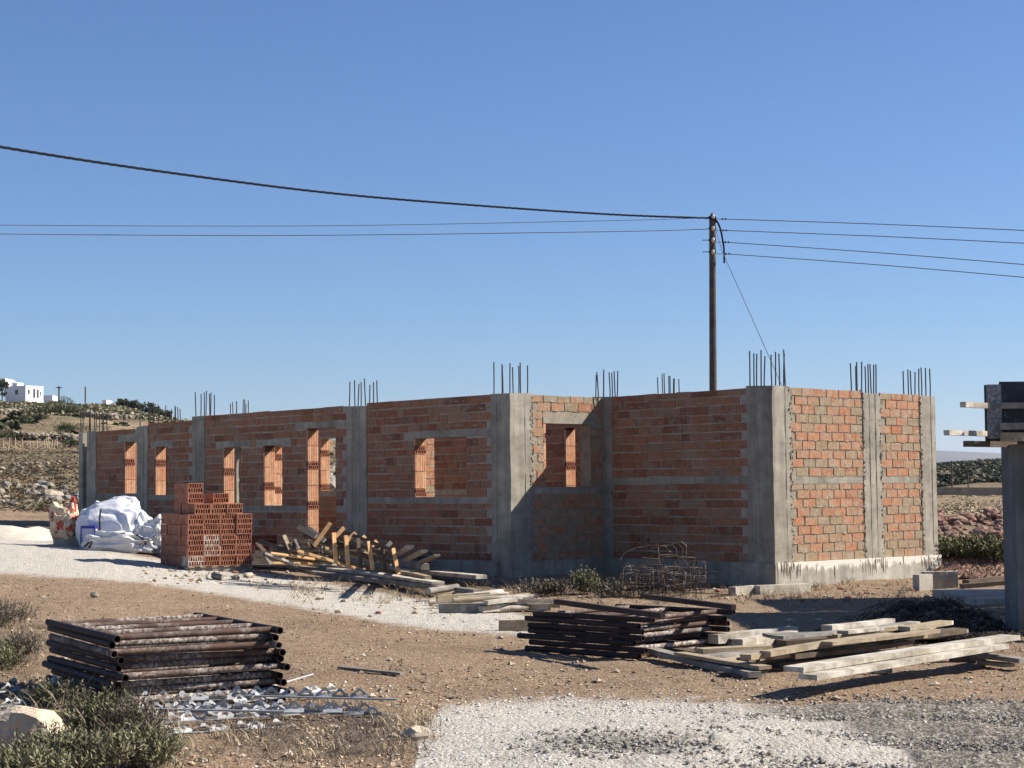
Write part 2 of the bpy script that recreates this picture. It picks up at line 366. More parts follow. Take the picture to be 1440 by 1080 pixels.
def bq(px, py, a):
    d = ray(px, py); o = V((0, 0, CAMZ)) - W(a, 0, 0); k = -o.dot(uu) / d.dot(uu); return (o + d * k).dot(vv)
def aq(px, py, b):
    d = ray(px, py); o = V((0, 0, CAMZ)) - W(0, b, 0); k = -o.dot(vv) / d.dot(vv); return (o + d * k).dot(uu)
ROWP, BL = .143, .315
def wall(axis, fix, s0, s1, z0, z1, t=.25, out=-1, opens=(), bands=(), bmat='brick', sides=(1,), seed=0, prot=.006, mort='mortar', label=None, bead=False):
    """axis 'v': wall runs along b at a=fix (front face at a=fix, body towards a=fix+t). axis 'u': runs along a at b=fix (body towards b=fix+t)."""
    rs = random.Random(seed)
    def pt(s, d, z): return W(fix + d, s, z) if axis == 'v' else W(s, fix + d, z)
    LN = .05
    core = MB()
    ops = []
    for (a, b, c, d) in opens:
        if axis == 'v': ops.append((a, b + LN, c, d))          # liner on the far (left) jamb
        else: ops.append((a - LN, b, c, d))
    ss = sorted({s0, s1, *[q for o in ops for q in o[:2]]}); zs = sorted({z0, z1, *[q for o in ops for q in o[2:]]})
    ss = [q for q in ss if s0 <= q <= s1]; zs = [q for q in zs if z0 <= q <= z1]
    def solid(i, j):
        if i < 0 or j < 0 or i >= len(ss) - 1 or j >= len(zs) - 1: return False
        m, n = (ss[i] + ss[i + 1]) / 2, (zs[j] + zs[j + 1]) / 2
        return not any(o[0] < m < o[1] and o[2] < n < o[3] for o in ops)
    for i in range(len(ss) - 1):
        for j in range(len(zs) - 1):
            if not solid(i, j): continue
            A, B, C, D = ss[i], ss[i + 1], zs[j], zs[j + 1]
            q = lambda *p: core.add([pt(*x) for x in p], [(0, 1, 2, 3)])
            q((A, 0, C), (B, 0, C), (B, 0, D), (A, 0, D)); q((A, t, C), (A, t, D), (B, t, D), (B, t, C))
            if not solid(i - 1, j): q((A, 0, C), (A, 0, D), (A, t, D), (A, t, C))
            if not solid(i + 1, j): q((B, 0, C), (B, t, C), (B, t, D), (B, 0, D))
            if not solid(i, j - 1): q((A, 0, C), (A, t, C), (B, t, C), (B, 0, C))
            if not solid(i, j + 1): q((A, 0, D), (B, 0, D), (B, t, D), (A, t, D))
    # bricks, each a shallow block standing proud of the mortar
    def axes():
        return (vv, uu) if axis == 'v' else (uu, vv)
    sa, da = axes()
    for sd in sides:
        z = z0 + .008; row = 0
        while z < z1 - .03:
            hit = [b for b in bands if len(b) == 2 and b[0] - .04 < z < b[1]]
            if hit: z = hit[0][1] + .010
            zt = min(z + ROWP - .017, z1 + .002)
            for b in bands:
                if len(b) == 2 and z < b[0] < zt + .02: zt = b[0] - .006
            blk = [(o[0], o[1]) for o in ops if o[2] < zt - .01 and o[3] > z + .01]
            inband = any(b[0] < (z + zt) / 2 < b[1] for b in bands if len(b) == 2)
            blk += [(b[2], b[3]) for b in bands if len(b) == 4 and b[0] < zt - .02 and b[1] > z + .02]
            if not inband:
                s = s0 + (.5 * BL if row % 2 else 0) * 1.0 - rs.uniform(0, .04)
                while s < s1:
                    L = BL * (rs.choice((1, 1, 1, .96, 1.03)) if bead else rs.choice((1, 1, 1.9, 1.5, .7, 2.0, 1))); gapj = .012 if bead else rs.choice((.012, .003, .008)); a, b = max(s, s0) + .006, min(s + L - gapj, s1) - .002
                    segs = [(a, b)]
                    for (x, y) in blk:
                        n2 = []
                        for (p, q) in segs:
                            if y <= p or x >= q: n2.append((p, q)); continue
                            if x > p: n2.append((p, x - .004))
                            if y < q: n2.append((y + .004, q))
                        segs = n2
                    for (p, q) in segs:
                        if q - p < .03: continue
                        pr = prot + rs.uniform(-.003, .006); jz = .004 if bead else .009; zz0, zz1 = z + rs.uniform(-jz, jz * .7), zt + rs.uniform(-jz, jz * .7)
                        if sd == 1: c = pt((p + q) / 2, -pr / 2 + .01, (zz0 + zz1) / 2)
                        else: c = pt((p + q) / 2, t + pr / 2 - .01, (zz0 + zz1) / 2)
                        if bead and sd == 1:
                            for (e0, e1, ez0, ez1) in ((p, q, zz0 - .008, zz0 - .008), (q + .005, q + .005, zz0, zz1)):
                                nn = 6 if e1 > e0 else 3; pts = []; rr = []
                                for k in range(nn):
                                    f = k / (nn - 1); pts.append(pt(e0 + (e1 - e0) * f + rs.uniform(-.003, .003), -rs.uniform(.000, .008), ez0 + (ez1 - ez0) * f + rs.uniform(-.007, .004)))
                                    rr.append(max(.0015, rs.gauss(.0075, .004)) if rs.random() < .55 else .001)
                                core.tube(pts, rr, 5, 0, caps=False, smooth=False)
                        tl = rs.uniform(-.008, .008) if bead else rs.uniform(-.018, .018)
                        core.box(c, (q - p, pr + .02, zz1 - zz0), ((sa + ZZ * tl).normalized(), da, (ZZ - sa * tl).normalized()), 1)
                    s += L
            z += ROWP; row += 1
    if not bead and axis == 'v' and fix < .1:              # mortar left standing proud in the bed joints
        z = z0
        while z < z1 - .1:
            z += ROWP
            for k in range(int((s1 - s0) * 3)):
                sx = rs.uniform(s0 + .05, s1 - .05); g = rs.uniform(.008, .02)
                if any(o[0] - .1 < sx < o[1] + .1 and o[2] - .05 < z < o[3] + .05 for o in ops): continue
                core.rock(pt(sx, -.004, z - .008 + rs.uniform(-.01, .01)), (g * 3, g, g * .8) if axis == 'u' else (g, g * 3, g * .8), 0, 1, .4, seed=rs.uniform(0, 99), ang=TH0)
    if bead:                                             # ragged mortar squeezed out beside the columns
        for e in (s0, s1):
            for k in range(int((z1 - z0) * 52)):
                zz = rs.uniform(z0, z1); sx = e + rs.uniform(-.035, .055) * (1 if e == s0 else -1); g = rs.uniform(.006, .018)
                if any(o[0] - .02 < sx < o[1] + .02 and o[2] < zz < o[3] for o in ops): continue
                core.rock(pt(sx, -.021 if (sx < s0 or sx > s1) else -.005, zz), (g, g, g * rs.uniform(.7, 2.2)), 0, 1, .4, seed=rs.uniform(0, 99), ang=rs.uniform(0, 6))
    w = part(core, 'brick_wall', [M[mort], M[bmat]], house)
    if label: w['label'] = label
    # jamb liners of fluted and perforated blocks
    for (a, b, c, d) in opens:
        jm = MB(); z = c; k = rs.randint(0, 2)
        edge = b if axis == 'v' else a
        while z < d - .02:
            hh = .30 if k % 3 else .15
            hh = min(hh, d - z); hole = (k % 3 == 0)
            def jb(d0, d1, zz0, zz1, e0, e1, mi):
                ce = edge + (e0 + e1) / 2 * (1 if axis == 'v' else -1)
                cc = pt(ce, (d0 + d1) / 2, (zz0 + zz1) / 2)
                jm.box(cc, (abs(e1 - e0), d1 - d0, zz1 - zz0), (sa, da, ZZ), mi)
            if hole:
                n = 5; jb(.004, t - .004, z + .004, z + .018, 0, LN, 0); jb(.004, t - .004, z + hh - .018, z + hh - .004, 0, LN, 0)
                rows = 2; rh = (hh - .03) / rows
                for r_ in range(rows):
                    if r_: jb(.004, t - .004, z + .015 + r_ * rh - .004, z + .015 + r_ * rh + .004, 0, LN, 0)
                    off = .5 if r_ % 2 else 0
                    for i in range(n + 1):
                        x = .004 + (i + off) * (t - .016) / n
                        if x > t - .008: continue
                        jb(x, x + .013, z + .015 + r_ * rh, z + .015 + (r_ + 1) * rh, .001, LN, 0)
            else:
                n = 6; jb(.003, t - .003, z + .005, z + hh - .004, .007, LN, 1)
                for i in range(n):
                    x = .004 + i * (t - .008) / n; jb(x, x + (t - .008) / n - .008, z + .006, z + hh - .006, 0, .012, 1)
            z += hh; k += 1
        part(jm, 'brick_jamb', [M['clay'], M['clay_pale']], house, w)
    return w
def boxab(a0, a1, b0, b1, z0, z1, name, mat, par=None, jag=0):
    m = MB(); m.box(W((a0 + a1) / 2, (b0 + b1) / 2, (z0 + z1) / 2), (a1 - a0, b1 - b0, z1 - z0), (uu, vv, ZZ))
    return part(m, name, mat, house, par)
def column(a0, a1, b0, b1, z0, z1, bars=8, bh=.52, seed=1, spread=None, blue=0, seams=True):
    rs = random.Random(seed); m = MB()
    n = 18; ca, cb = (a0 + a1) / 2, (b0 + b1) / 2
    ring = []
    for k in range(n):                                  # slightly wavy cast faces
        z = z0 + (z1 - z0) * k / (n - 1)
        for (x, y) in ((a0, b0), (a1, b0), (a1, b1), (a0, b1)):
            ring.append(W(x + rs.uniform(-.006, .006), y + rs.uniform(-.006, .006), z + (rs.uniform(-.012, .012) if k == n - 1 else 0)))
    fs = [tuple(range(4 * n - 4, 4 * n))]
    for k in range(n - 1):
        for j in range(4): q = (j + 1) % 4; fs.append((4 * k + j, 4 * k + q, 4 * k + 4 + q, 4 * k + 4 + j))
    m.add(ring, fs)
    if seams:                                           # fins of grout left by the formwork boards
        for x in (.36, .70)[seed % 2:]:
            m.box(W(a0 + (a1 - a0) * x, b0 - .002, (z0 + z1) / 2), (.007, .008, z1 - z0 - .02), (uu, vv, ZZ))
            m.box(W(a0 - .002, b0 + (b1 - b0) * x, (z0 + z1) / 2), (.008, .007, z1 - z0 - .02), (uu, vv, ZZ))
    for k in range(4):                                  # tie holes plugged with grout
        m.box(W(a0 - .003, cb + rs.uniform(-.08, .08), z0 + .5 + k * .65), (.006, .03, .03), (uu, vv, ZZ))
    c = part(m, 'column', M['concrete'], house)
    sa, sb = (a1 - a0) / 2 - .05, (b1 - b0) / 2 - .05
    spots = [(-1, -1), (1, -1), (1, 1), (-1, 1), (0, -1), (1, 0), (0, 1), (-1, 0), (.5, -1), (-.5, 1)][:bars]
    for i, (x, y) in enumerate(spots):
        r = MB(); hgt = bh * rs.uniform(.86, 1.08); la, lb = rs.uniform(-.012, .012), rs.uniform(-.012, .012)
        p = W(ca + x * sa + rs.uniform(-.02, .02), cb + y * sb + rs.uniform(-.02, .02), z1 - .05)
        r.tube([p, p + ZZ * (hgt * .5) + uu * la, p + ZZ * (hgt + .05) + uu * la * 2 + vv * lb], .0115, 6)
        part(r, 'rebar', M['rebar_blue'] if i < blue else M['rebar'], house, c)
    return c
TP = 3.17
PL = .40
# end facade G (b = 0), front F (a = 0), return E (b = 3.77), long front A..D (a = -2.17)
column(-.02, .43, -.02, .52, -.3, TP + .03, 10, .54, 11)
column(2.31, 2.80, -.02, .30, -.3, TP - .03, 9, .54, 12)
column(3.93, 4.37, -.02, .42, -.3, TP - .02, 8, .50, 13)
column(-.02, .26, 3.55, 4.02, -.3, TP + .01, 8, .45, 14, blue=2)
column(-2.19, -1.71, 3.75, 4.23, -.3, TP + .02, 8, .50, 15)
column(-2.19, -1.85, 7.65, 8.26, -.2, TP - .03, 8, .46, 16)
column(-2.19, -1.85, 13.09, 13.56, -.2, TP - .02, 7, .48, 17, blue=2)
column(-2.19, -1.85, 15.33, 15.78, -.2, 3.02, 6, .50, 18)
column(-2.19, -1.85, 17.56, 17.97, -.2, 2.98, 6, .42, 19)
column(-2.19, -1.85, 18.15, 18.33, -.2, 2.96, 4, .62, 20, seams=False)
gb = [(1.64, 1.755)]
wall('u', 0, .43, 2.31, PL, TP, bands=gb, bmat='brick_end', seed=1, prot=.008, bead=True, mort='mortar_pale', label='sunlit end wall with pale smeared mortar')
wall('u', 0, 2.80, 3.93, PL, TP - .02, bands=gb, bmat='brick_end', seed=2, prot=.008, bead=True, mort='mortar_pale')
OD0, OD1 = bq(584, 660, -2.17), bq(656, 660, -2.17); DR0, DR1 = bq(433, 660, -2.17), bq(473, 660, -2.17)
C20, C21 = bq(372, 660, -2.17), bq(397, 660, -2.17); C10, C11 = bq(315, 660, -2.17), bq(339, 660, -2.17)
OB0, OB1 = bq(219, 660, -2.17), bq(235.5, 660, -2.17); OA0, OA1 = bq(176, 660, -2.17), bq(193, 660, -2.17); OA1 = max(OA1, 15.79)
OE0, OE1 = aq(768, 640, 3.77), aq(830, 640, 3.77)
wall('v', 0, .52, 3.55, PL, TP, bands=[(1.66, 1.775)], seed=3)
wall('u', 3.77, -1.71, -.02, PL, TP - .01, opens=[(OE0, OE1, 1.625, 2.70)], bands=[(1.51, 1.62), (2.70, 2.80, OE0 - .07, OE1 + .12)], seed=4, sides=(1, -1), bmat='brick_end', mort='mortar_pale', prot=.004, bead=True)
wall('v', -2.17, 4.23, 7.65, PL, TP + .01, opens=[(OD1, OD0, 1.47, 2.50)], bands=[(1.36, 1.465), (2.50, 2.61, 4.3, 6.6)], seed=5, sides=(1, -1))
wall('v', -2.17, 8.26, 13.09, .2, TP - .02, opens=[(DR1, DR0, .2, 2.78), (C21, C20, 1.32, 2.49), (C11, C10, 1.32, 2.49)],
     bands=[(1.22, 1.315), (2.78, 2.90, 8.3, DR0 + .4), (2.49, 2.60, C21 - .3, C20 + .3), (2.49, 2.60, C11 - .3, C10 + .3)], seed=6)
wall('v', -2.17, 13.56, 15.33, .3, TP - .10, opens=[(OB1, OB0, 1.54, 2.57)], bands=[(1.44, 1.535), (2.57, 2.68, OB1 - .25, OB0 + .2)], seed=7)
wall('v', -2.17, 15.78, 17.56, .4, 2.97, opens=[(OA1, OA0, 1.58, 2.70)], bands=[(1.47, 1.575), (2.70, 2.80, 15.8, OA0 + .3)], seed=8)
# concrete bands (sill courses) and lintels, standing 4 mm proud
def band(axis, fix, s0, s1, z0, z1, name, t=.25):
    e = .006
    if axis == 'v': return boxab(fix - e, fix + t + e, s0, s1, z0, z1, name, M['concrete'])
    return boxab(s0, s1, fix - e, fix + t + e, z0, z1, name, M['concrete'])
band('u', 0, .44, 2.30, 1.64, 1.755, 'concrete_band'); band('u', 0, 2.81, 3.92, 1.64, 1.755, 'concrete_band')
band('v', 0, .53, 3.54, 1.66, 1.775, 'concrete_band'); band('u', 3.77, -1.70, -.03, 1.51, 1.628, 'concrete_band')
band('u', 3.77, OE0 - .07, OE1 + .12, 2.697, 2.80, 'lintel')
band('v', -2.17, 4.24, 7.64, 1.36, 1.473, 'concrete_band'); band('v', -2.17, 4.24, 6.6, 2.497, 2.61, 'lintel')
band('v', -2.17, DR0 + .06, 13.08, 1.22, 1.323, 'concrete_band'); band('v', -2.17, 8.3, DR0 + .4, 2.777, 2.90, 'lintel')
band('v', -2.17, C21 - .3, C20 + .3, 2.487, 2.60, 'lintel'); band('v', -2.17, C11 - .3, C10 + .3, 2.487, 2.60, 'lintel')
band('v', -2.17, 13.57, 15.32, 1.44, 1.543, 'concrete_band'); band('v', -2.17, OB1 - .25, OB0 + .2, 2.567, 2.68, 'lintel')
band('v', -2.17, 15.79, 17.55, 1.47, 1.583, 'concrete_band'); band('v', -2.17, 15.8, OA0 + .3, 2.697, 2.80, 'lintel')
# post beside the doorway
boxab(-2.14, -1.93, 8.27, DR1 - .01, .2, 2.777, 'door_post', M['concrete'])
# plinths
def plinth(a0, a1, b0, b1, z0, z1, mt='plinth'): return boxab(a0, a1, b0, b1, z0, z1, 'plinth', M[mt])
m = MB(); m.box(W(2.2, .105, (PL - .4) / 2), (4.40, .33, PL + .4), (uu, vv, ZZ)); rs = random.Random(41)
for k in range(95):                                      # mortar run down over the plinth of the end wall
    a = rs.choice((rs.uniform(.02, 4.35), rs.uniform(2.2, 2.9), rs.uniform(3.8, 4.35), rs.uniform(.02, .5))); L = rs.uniform(.03, .24); z = PL - rs.uniform(-.03, .10); r_ = rs.uniform(.004, .011)
    m.tube([W(a, -.058, z), W(a + rs.uniform(-.01, .01), -.061, z - L * .5), W(a + rs.uniform(-.015, .015), -.060, z - L)], [r_, r_ * .8, r_ * .4], 5, 1)
part(m, 'plinth', [M['plinth'], M['mortar_pale']], house)
plinth(-.06, .27, .28, 3.72, -.4, PL, 'concrete'); plinth(-2.14, .0, 3.70, 4.03, -.4, PL, 'concrete'); plinth(-2.235, -1.9, 4.04, 7.7, -.4, PL, 'concrete')
plinth(-.055, -.004, -.055, .279, -.4, PL - .01, 'concrete')
plinth(-2.23, -1.9, 8.3, 17.9, -.4, .3, 'concrete')
# rear and inner walls
wall('v', 4.10, .30, 10.6, PL, TP - .05, opens=[(1.2, 2.2, 1.5, 2.6)], seed=20, sides=(1,))
column(4.06, 4.40, 5.95, 6.35, -.2, TP - .02, 8, .68, 21, blue=1)
wall('v', 1.30, 4.05, bq(611, 650, 1.3), PL, TP - .08, opens=[(bq(812, 640, 1.3), bq(796, 640, 1.3), .45, 2.74)], bands=[(1.5, 1.6)], seed=22, sides=(1, -1))
wall('u', 10.5, .9, 4.1, PL, TP - .06, seed=23, sides=(1,), bmat='brick_end')
wall('v', 1.30, 11.6, 18.0, .2, TP - .12, opens=[(bq(472, 650, 1.3), bq(451, 650, 1.3), 1.6, 2.75), (bq(402, 650, 1.3), bq(384, 650, 1.3), 1.25, 2.62), (16.1, 17.05, 1.2, 2.62)], seed=24, sides=(1,))
column(1.2, 1.62, 17.08, 17.45, -.2, TP - .05, 8, .62, 25)
column(-.25, .10, 17.60, 17.95, -.2, TP - .2, 6, .60, 26)
wall('u', 17.72, -1.85, 1.3, .3, 2.9, seed=27, sides=(1,))
wall('u', .0 + 3.77, .28, 4.1, PL, TP - .05, seed=28, sides=(1, -1))

# ------------------------------------------------------------------ ground
MOUNDS += [(*gp(1305, 884)[:2], 1.05, 1.0, .30), (*gp(20, 752)[:2], .1, .1, .0)]
MOUNDS += [(*gp(930, 1050)[:2], 1.7, 1.1, .07), (*gp(1360, 742)[:2], 4.0, 2.5, .45), (*gp(1370, 800)[:2], 3.0, 2.2, .30)]
def poly_interp(pts, x): return interp([p[0] for p in pts], [p[1] for p in pts], x)
ROAD_T = [(-900, 690), (0, 738), (60, 757), (130, 772), (300, 800), (440, 818), (560, 838), (640, 852), (760, 868), (800, 890)]
ROAD_B = [(-900, 770), (0, 806), (200, 818), (400, 850), (600, 884), (700, 890), (790, 895), (800, 890)]
LIME_T = [(-200, 1500), (575, 1130), (592, 1030), (625, 996), (700, 988), (800, 984), (980, 988), (1080, 998), (1180, 1016), (1270, 1048), (1300, 1090), (1400, 1300)]
def masks(px, py):
    r = 0
    if -900 < px < 800:
        t, b = poly_interp(ROAD_T, px), poly_interp(ROAD_B, px)
        w = 7; r = max(0, min(1, .5 + (py - t) / (2 * w))) * max(0, min(1, .5 + (b - py) / (2 * w)))
    t = poly_interp(LIME_T, px); r = max(r, max(0, min(1, .5 + (py - t) / 34)))
    g = max(0, min(1, .5 + (px - 1010) / 200)) * max(0, min(1, .5 + (py - (992 if px < 1200 else 985)) / 22)) * (1 - .7 * max(0, min(1, .5 + (py - t) / 26)))
    g = max(g, .72 * max(0, 1 - ((px - 880) / 190) ** 2 - ((py - 1045) / 24) ** 2))
    v = max(0, 1 - ((px - 60) / 330) ** 2 - ((py - 1010) / 95) ** 2) + max(0, 1 - ((px - 470) / 160) ** 2 - ((py - 1030) / 60) ** 2)
    v = max(v, .8 * max(0, 1 - ((px - 760) / 520) ** 2 - ((py - 828) / 20) ** 2))
    v = max(v, .7 * max(0, 1 - ((px - 0) / 160) ** 2 - ((py - 900) / 50) ** 2))
    return r, g, min(1, v)
def ground():
    pxs = list(np.arange(-2400, -120, 60)) + list(np.arange(-120, 1560, 4)) + list(np.arange(1560, 4000, 60))
    pys = list(np.arange(1900, 1120, -24)) + list(np.arange(1120, 745, -2.2))
    ys = [CAMZ * FPX / (py - 690) for py in pys]
    y = ys[-1]
    while y < 9000: y *= 1.022 if y < 700 else 1.15; ys.append(y)
    nx, ny = len(pxs), len(ys); vs = []; cols = []
    for y in ys:
        for px in pxs:
            x = (px - 720) / FPX * y
            z = h(x, y)
            qx, qy = proj((x, y, z))
            r, g, v = masks(qx, qy)
            far = sst(42, 60, y)
            r *= (1 - far); g *= 1 - far
            if 9 < y < 45:
                z += .010 * nz(x * 6, y * 6, 2) + (.006 + .012 * g) * nz(x * 15, y * 15, 4) + .006 * nz(x * 31, y * 31, 6)
                if g > .05 and qx > 1000:      # wheel ruts in the loose gravel
                    z += g * .055 * math.sin((x * .35 + y) * 5.2 + 1.2 * nz(x * .8, y * .8, 7)) + g * .03 * nz(x * 4, y * 4, 1)
            vs.append((x, y, z)); cols.append((r, g, v, far))
    fs = [(j * nx + i, j * nx + i + 1, (j + 1) * nx + i + 1, (j + 1) * nx + i) for j in range(ny - 1) for i in range(nx - 1)]
    me = bpy.data.meshes.new('ground'); me.from_pydata(vs, [], fs); me.polygons.foreach_set('use_smooth', [True] * len(fs))
    at_ = me.attributes.new('cover', 'FLOAT_COLOR', 'POINT'); at_.data.foreach_set('color', [q for c in cols for q in c])
    t = NT('ground')
    A = t.n('Attribute', attribute_name='cover'); sp = t.n('SeparateColor', Color=A.outputs['Color'])
    r, g, v = sp.outputs[0], sp.outputs[1], sp.outputs[2]; far = A.outputs['Alpha']
    n1 = t.noise(1.3, 9, .7); n2 = t.noise(9, 8, .72); n3 = t.noise(48, 5, .7)
    dirt = t.ramp(n2, [(.25, (.175, .108, .06)), (.5, (.325, .22, .13)), (.72, (.45, .33, .21))])
    dirt = t.mix(t.ramp(n1, [(.35, 0.0), (.7, .6)]), dirt, (.30, .215, .145))
    cell = t.voro(34, 'Color'); cd = t.voro(34)
    cr = t.n('SeparateColor', Color=cell).outputs[0]
    peb = t.ramp(cr, [(0, (.10, .06, .035)), (.5, (.27, .185, .115)), (.85, (.42, .32, .22)), (1, (.55, .48, .38))])
    dirt = t.mix(t.ramp(t.noise(5, 6, .7), [(.4, .15), (.65, .85)]), dirt, peb)
    litter = t.ramp(t.noise(22, 6, .75, stretch=(1, 2.2, 1), dist=1.5), [(.3, (.05, .038, .026)), (.5, (.16, .115, .075)), (.7, (.30, .23, .15))])
    lime = t.ramp(t.noise(7, 9, .75), [(.25, (.38, .34, .275)), (.5, (.54, .495, .415)), (.7, (.63, .59, .51))])
    cell2 = t.n('SeparateColor', Color=t.voro(52, 'Color')).outputs[0]
    grv = t.ramp(cell2, [(0, (.11, .095, .075)), (.4, (.21, .185, .15)), (.8, (.33, .295, .245)), (1, (.52, .48, .41))])
    c = t.mix(t.ramp(t.noise(.55, 8, .72, stretch=(1, 1.6, 1)), [(.47, 0.0), (.66, .7)]), dirt, t.mix(.5, dirt, (.115, .078, .05)))
    c = t.mix(t.ramp(t.noise(.9, 7, .7, dist=1), [(.52, 0.0), (.72, .45)]), c, (.33, .20, .125))
    nv = t.math('ADD', v, t.math('MULTIPLY', t.math('SUBTRACT', t.noise(3.5, 8, .75), .5), 1.8)); fv = t.ramp(nv, [(.4, 0.0), (.75, .9)])
    c = t.mix(fv, c, litter)
    nr = t.math('ADD', r, t.math('MULTIPLY', t.math('SUBTRACT', t.noise(2.4, 9, .78), .5), 1.5)); fr = t.ramp(nr, [(.24, 0.0), (.46, .5), (.62, .86), (.9, 1.0)])
    c = t.mix(fr, c, lime)
    ng = t.math('ADD', g, t.math('MULTIPLY', t.math('SUBTRACT', t.noise(3, 8, .75), .5), 1.2)); fg = t.ramp(ng, [(.35, 0.0), (.7, .92)])
    c = t.mix(fg, c, grv)
    # distant fields: straw, stubble and olive scrub in large patches
    fld = t.ramp(t.noise(.028, 8, .7, stretch=(1, .5, 1)), [(.34, (.16, .12, .08)), (.45, (.30, .215, .13)), (.52, (.17, .135, .08)), (.62, (.34, .25, .155)), (.72, (.15, .125, .078))])
    fld = t.mix(.65, fld, t.ramp(t.noise(.7, 9, .8), [(.3, .45), (.7, 1.35)]), 'MULTIPLY')
    c = t.mix(far, c, fld)
    hgt = t.math('ADD', t.math('ADD', t.math('MULTIPLY', n2, .6), n3), t.math('MULTIPLY', t.math('SUBTRACT', .5, cd), .7))
    m = t.out(c, .95, hgt, .026, 1, spec=.15)
    me.materials.append(m)
    o = bpy.data.objects.new('ground', me); COL.objects.link(o); o['kind'] = 'structure'
ground()

# ------------------------------------------------------------------ loose stones lying on the ground
def in_frame(y0, y1, x0, x1): return ru(x0, x1), ru(y0, y1)
def scatter(name, mat, label, n, test, size, x0=-60, x1=1500, y0=800, y1=1085, flat=.6):
    m = MB(); k = 0; tries = 0
    while k < n and tries < n * 12:
        tries += 1
        px, py = ru(x0, x1), ru(y0, y1)
        if rnd() > test(px, py): continue
        p = gp(px, py); s = size * (.45 + rnd() ** 3 * 2.2)
        vs, fs = OCT; rot = Matrix.Rotation(ru(0, 6.3), 3, 'Z') @ Matrix.Rotation(ru(-.5, .5), 3, 'X')
        sx, sy, sz = s * ru(.7, 1.3), s * ru(.6, 1.1), s * flat * ru(.6, 1.2)
        m.add([p + V((0, 0, sz * .35)) + rot @ V((w.x * sx * ru(.7, 1.2), w.y * sy * ru(.7, 1.2), w.z * sz * ru(.7, 1.2))) for w in vs], fs)
        k += 1
    return tag(m.build(name, mat), label, None, None, 'stuff')
def t_lime(px, py): r, g, v = masks(px, py); return r * (1 - .5 * g) * (.25 if py > 900 else .12)
def t_grey(px, py): r, g, v = masks(px, py); return min(1, g * 1.2) * .9 if py > 940 else 0
def t_dirt(px, py): r, g, v = masks(px, py); return max(0, 1 - r * 1.6 - g) * max(.08, .5 + 1.3 * nz(px * .012, py * .03))
scatter('gravel', M['gravel'], 'pale crushed limestone gravel on the white patch', 2200, t_lime, .006, y0=975)
scatter('gravel', M['gravel'], 'white gravel grains on the powdery track', 600, t_lime, .014, y0=750, y1=890)
scatter('gravel', M['gravel_grey'], 'grey crushed gravel in the rutted strip', 8500, t_grey, .010, y0=975)
scatter('gravel', M['gravel'], 'pale gravel thinning out into the earth round the white patch', 2600, lambda x, y: max(0, 4 * masks(x, y - 6)[0] * (1 - masks(x, y - 6)[0])) + (.10 if y > 955 else 0), .008, y0=940)
scatter('pebbles', M['pebble'], 'brown pebbles and clods on the bare earth', 8500, t_dirt, .011, y0=815)
scatter('pebbles', M['stone_tan'], 'pale chips of limestone on the bare earth', 300, t_dirt, .022, y0=825)

# ------------------------------------------------------------------ brick pile on a pallet
BW, BH, BD = .285, .172, .31
def brick_mesh(mats):
    m = MB()
    w, hh, d = BW - .008, BH - .006, BD - .01; dep = .13; tk = .014
    m.box((0, dep / 2 + .0, 0), (w, d - dep, hh))                     # solid rear body
    yf = -d / 2 + dep / 2 + 0
    yc = -d / 2 + dep / 2
    m.box((0, yc, hh / 2 - tk / 2), (w, dep, tk)); m.box((0, yc, -hh / 2 + tk / 2), (w, dep, tk))
    m.box((-w / 2 + tk / 2, yc, 0), (tk, dep, hh - 2 * tk)); m.box((w / 2 - tk / 2, yc, 0), (tk, dep, hh - 2 * tk))
    rows = 2; rh = (hh - 2 * tk) / rows
    for r_ in range(rows):
        z0 = -hh / 2 + tk + r_ * rh
        if r_: m.box((0, yc + .001, z0), (w - 2 * tk, dep - .002, .016))
        n = 6; off = .5 if r_ % 2 else 0
        for i in range(1 if not off else 0, n):
            x = -w / 2 + tk + (i + off) * (w - 2 * tk) / n
            m.box((x, yc + .001, z0 + rh / 2), (.015, dep - .002, rh - .008))
    for i in range(5): m.box((0, 0, 0), (0.001, .001, .001)) if False else None
    for k in (-1, 1):                                               # shallow grooves' ribs on both flanks
        for i in range(4): m.box((k * (w / 2 + .001), .05 , -hh / 2 + hh * (i + .5) / 4), (.004, d - .12, hh / 4 - .014))
    return m
def brick_proto(name, mat):
    o = brick_mesh(None).build(name, mat, None, V((0, 0, 0))); COL.objects.unlink(o); return o
bp_red = brick_proto('hollow_brick', M['clay']); bp_white = brick_proto('hollow_brick', M['clay_white'])
def place(proto, loc, rz, label, group):
    c = proto.copy(); COL.objects.link(c); c.location = loc; c.rotation_euler = (0, 0, rz); return tag(c, label, 'brick', group)
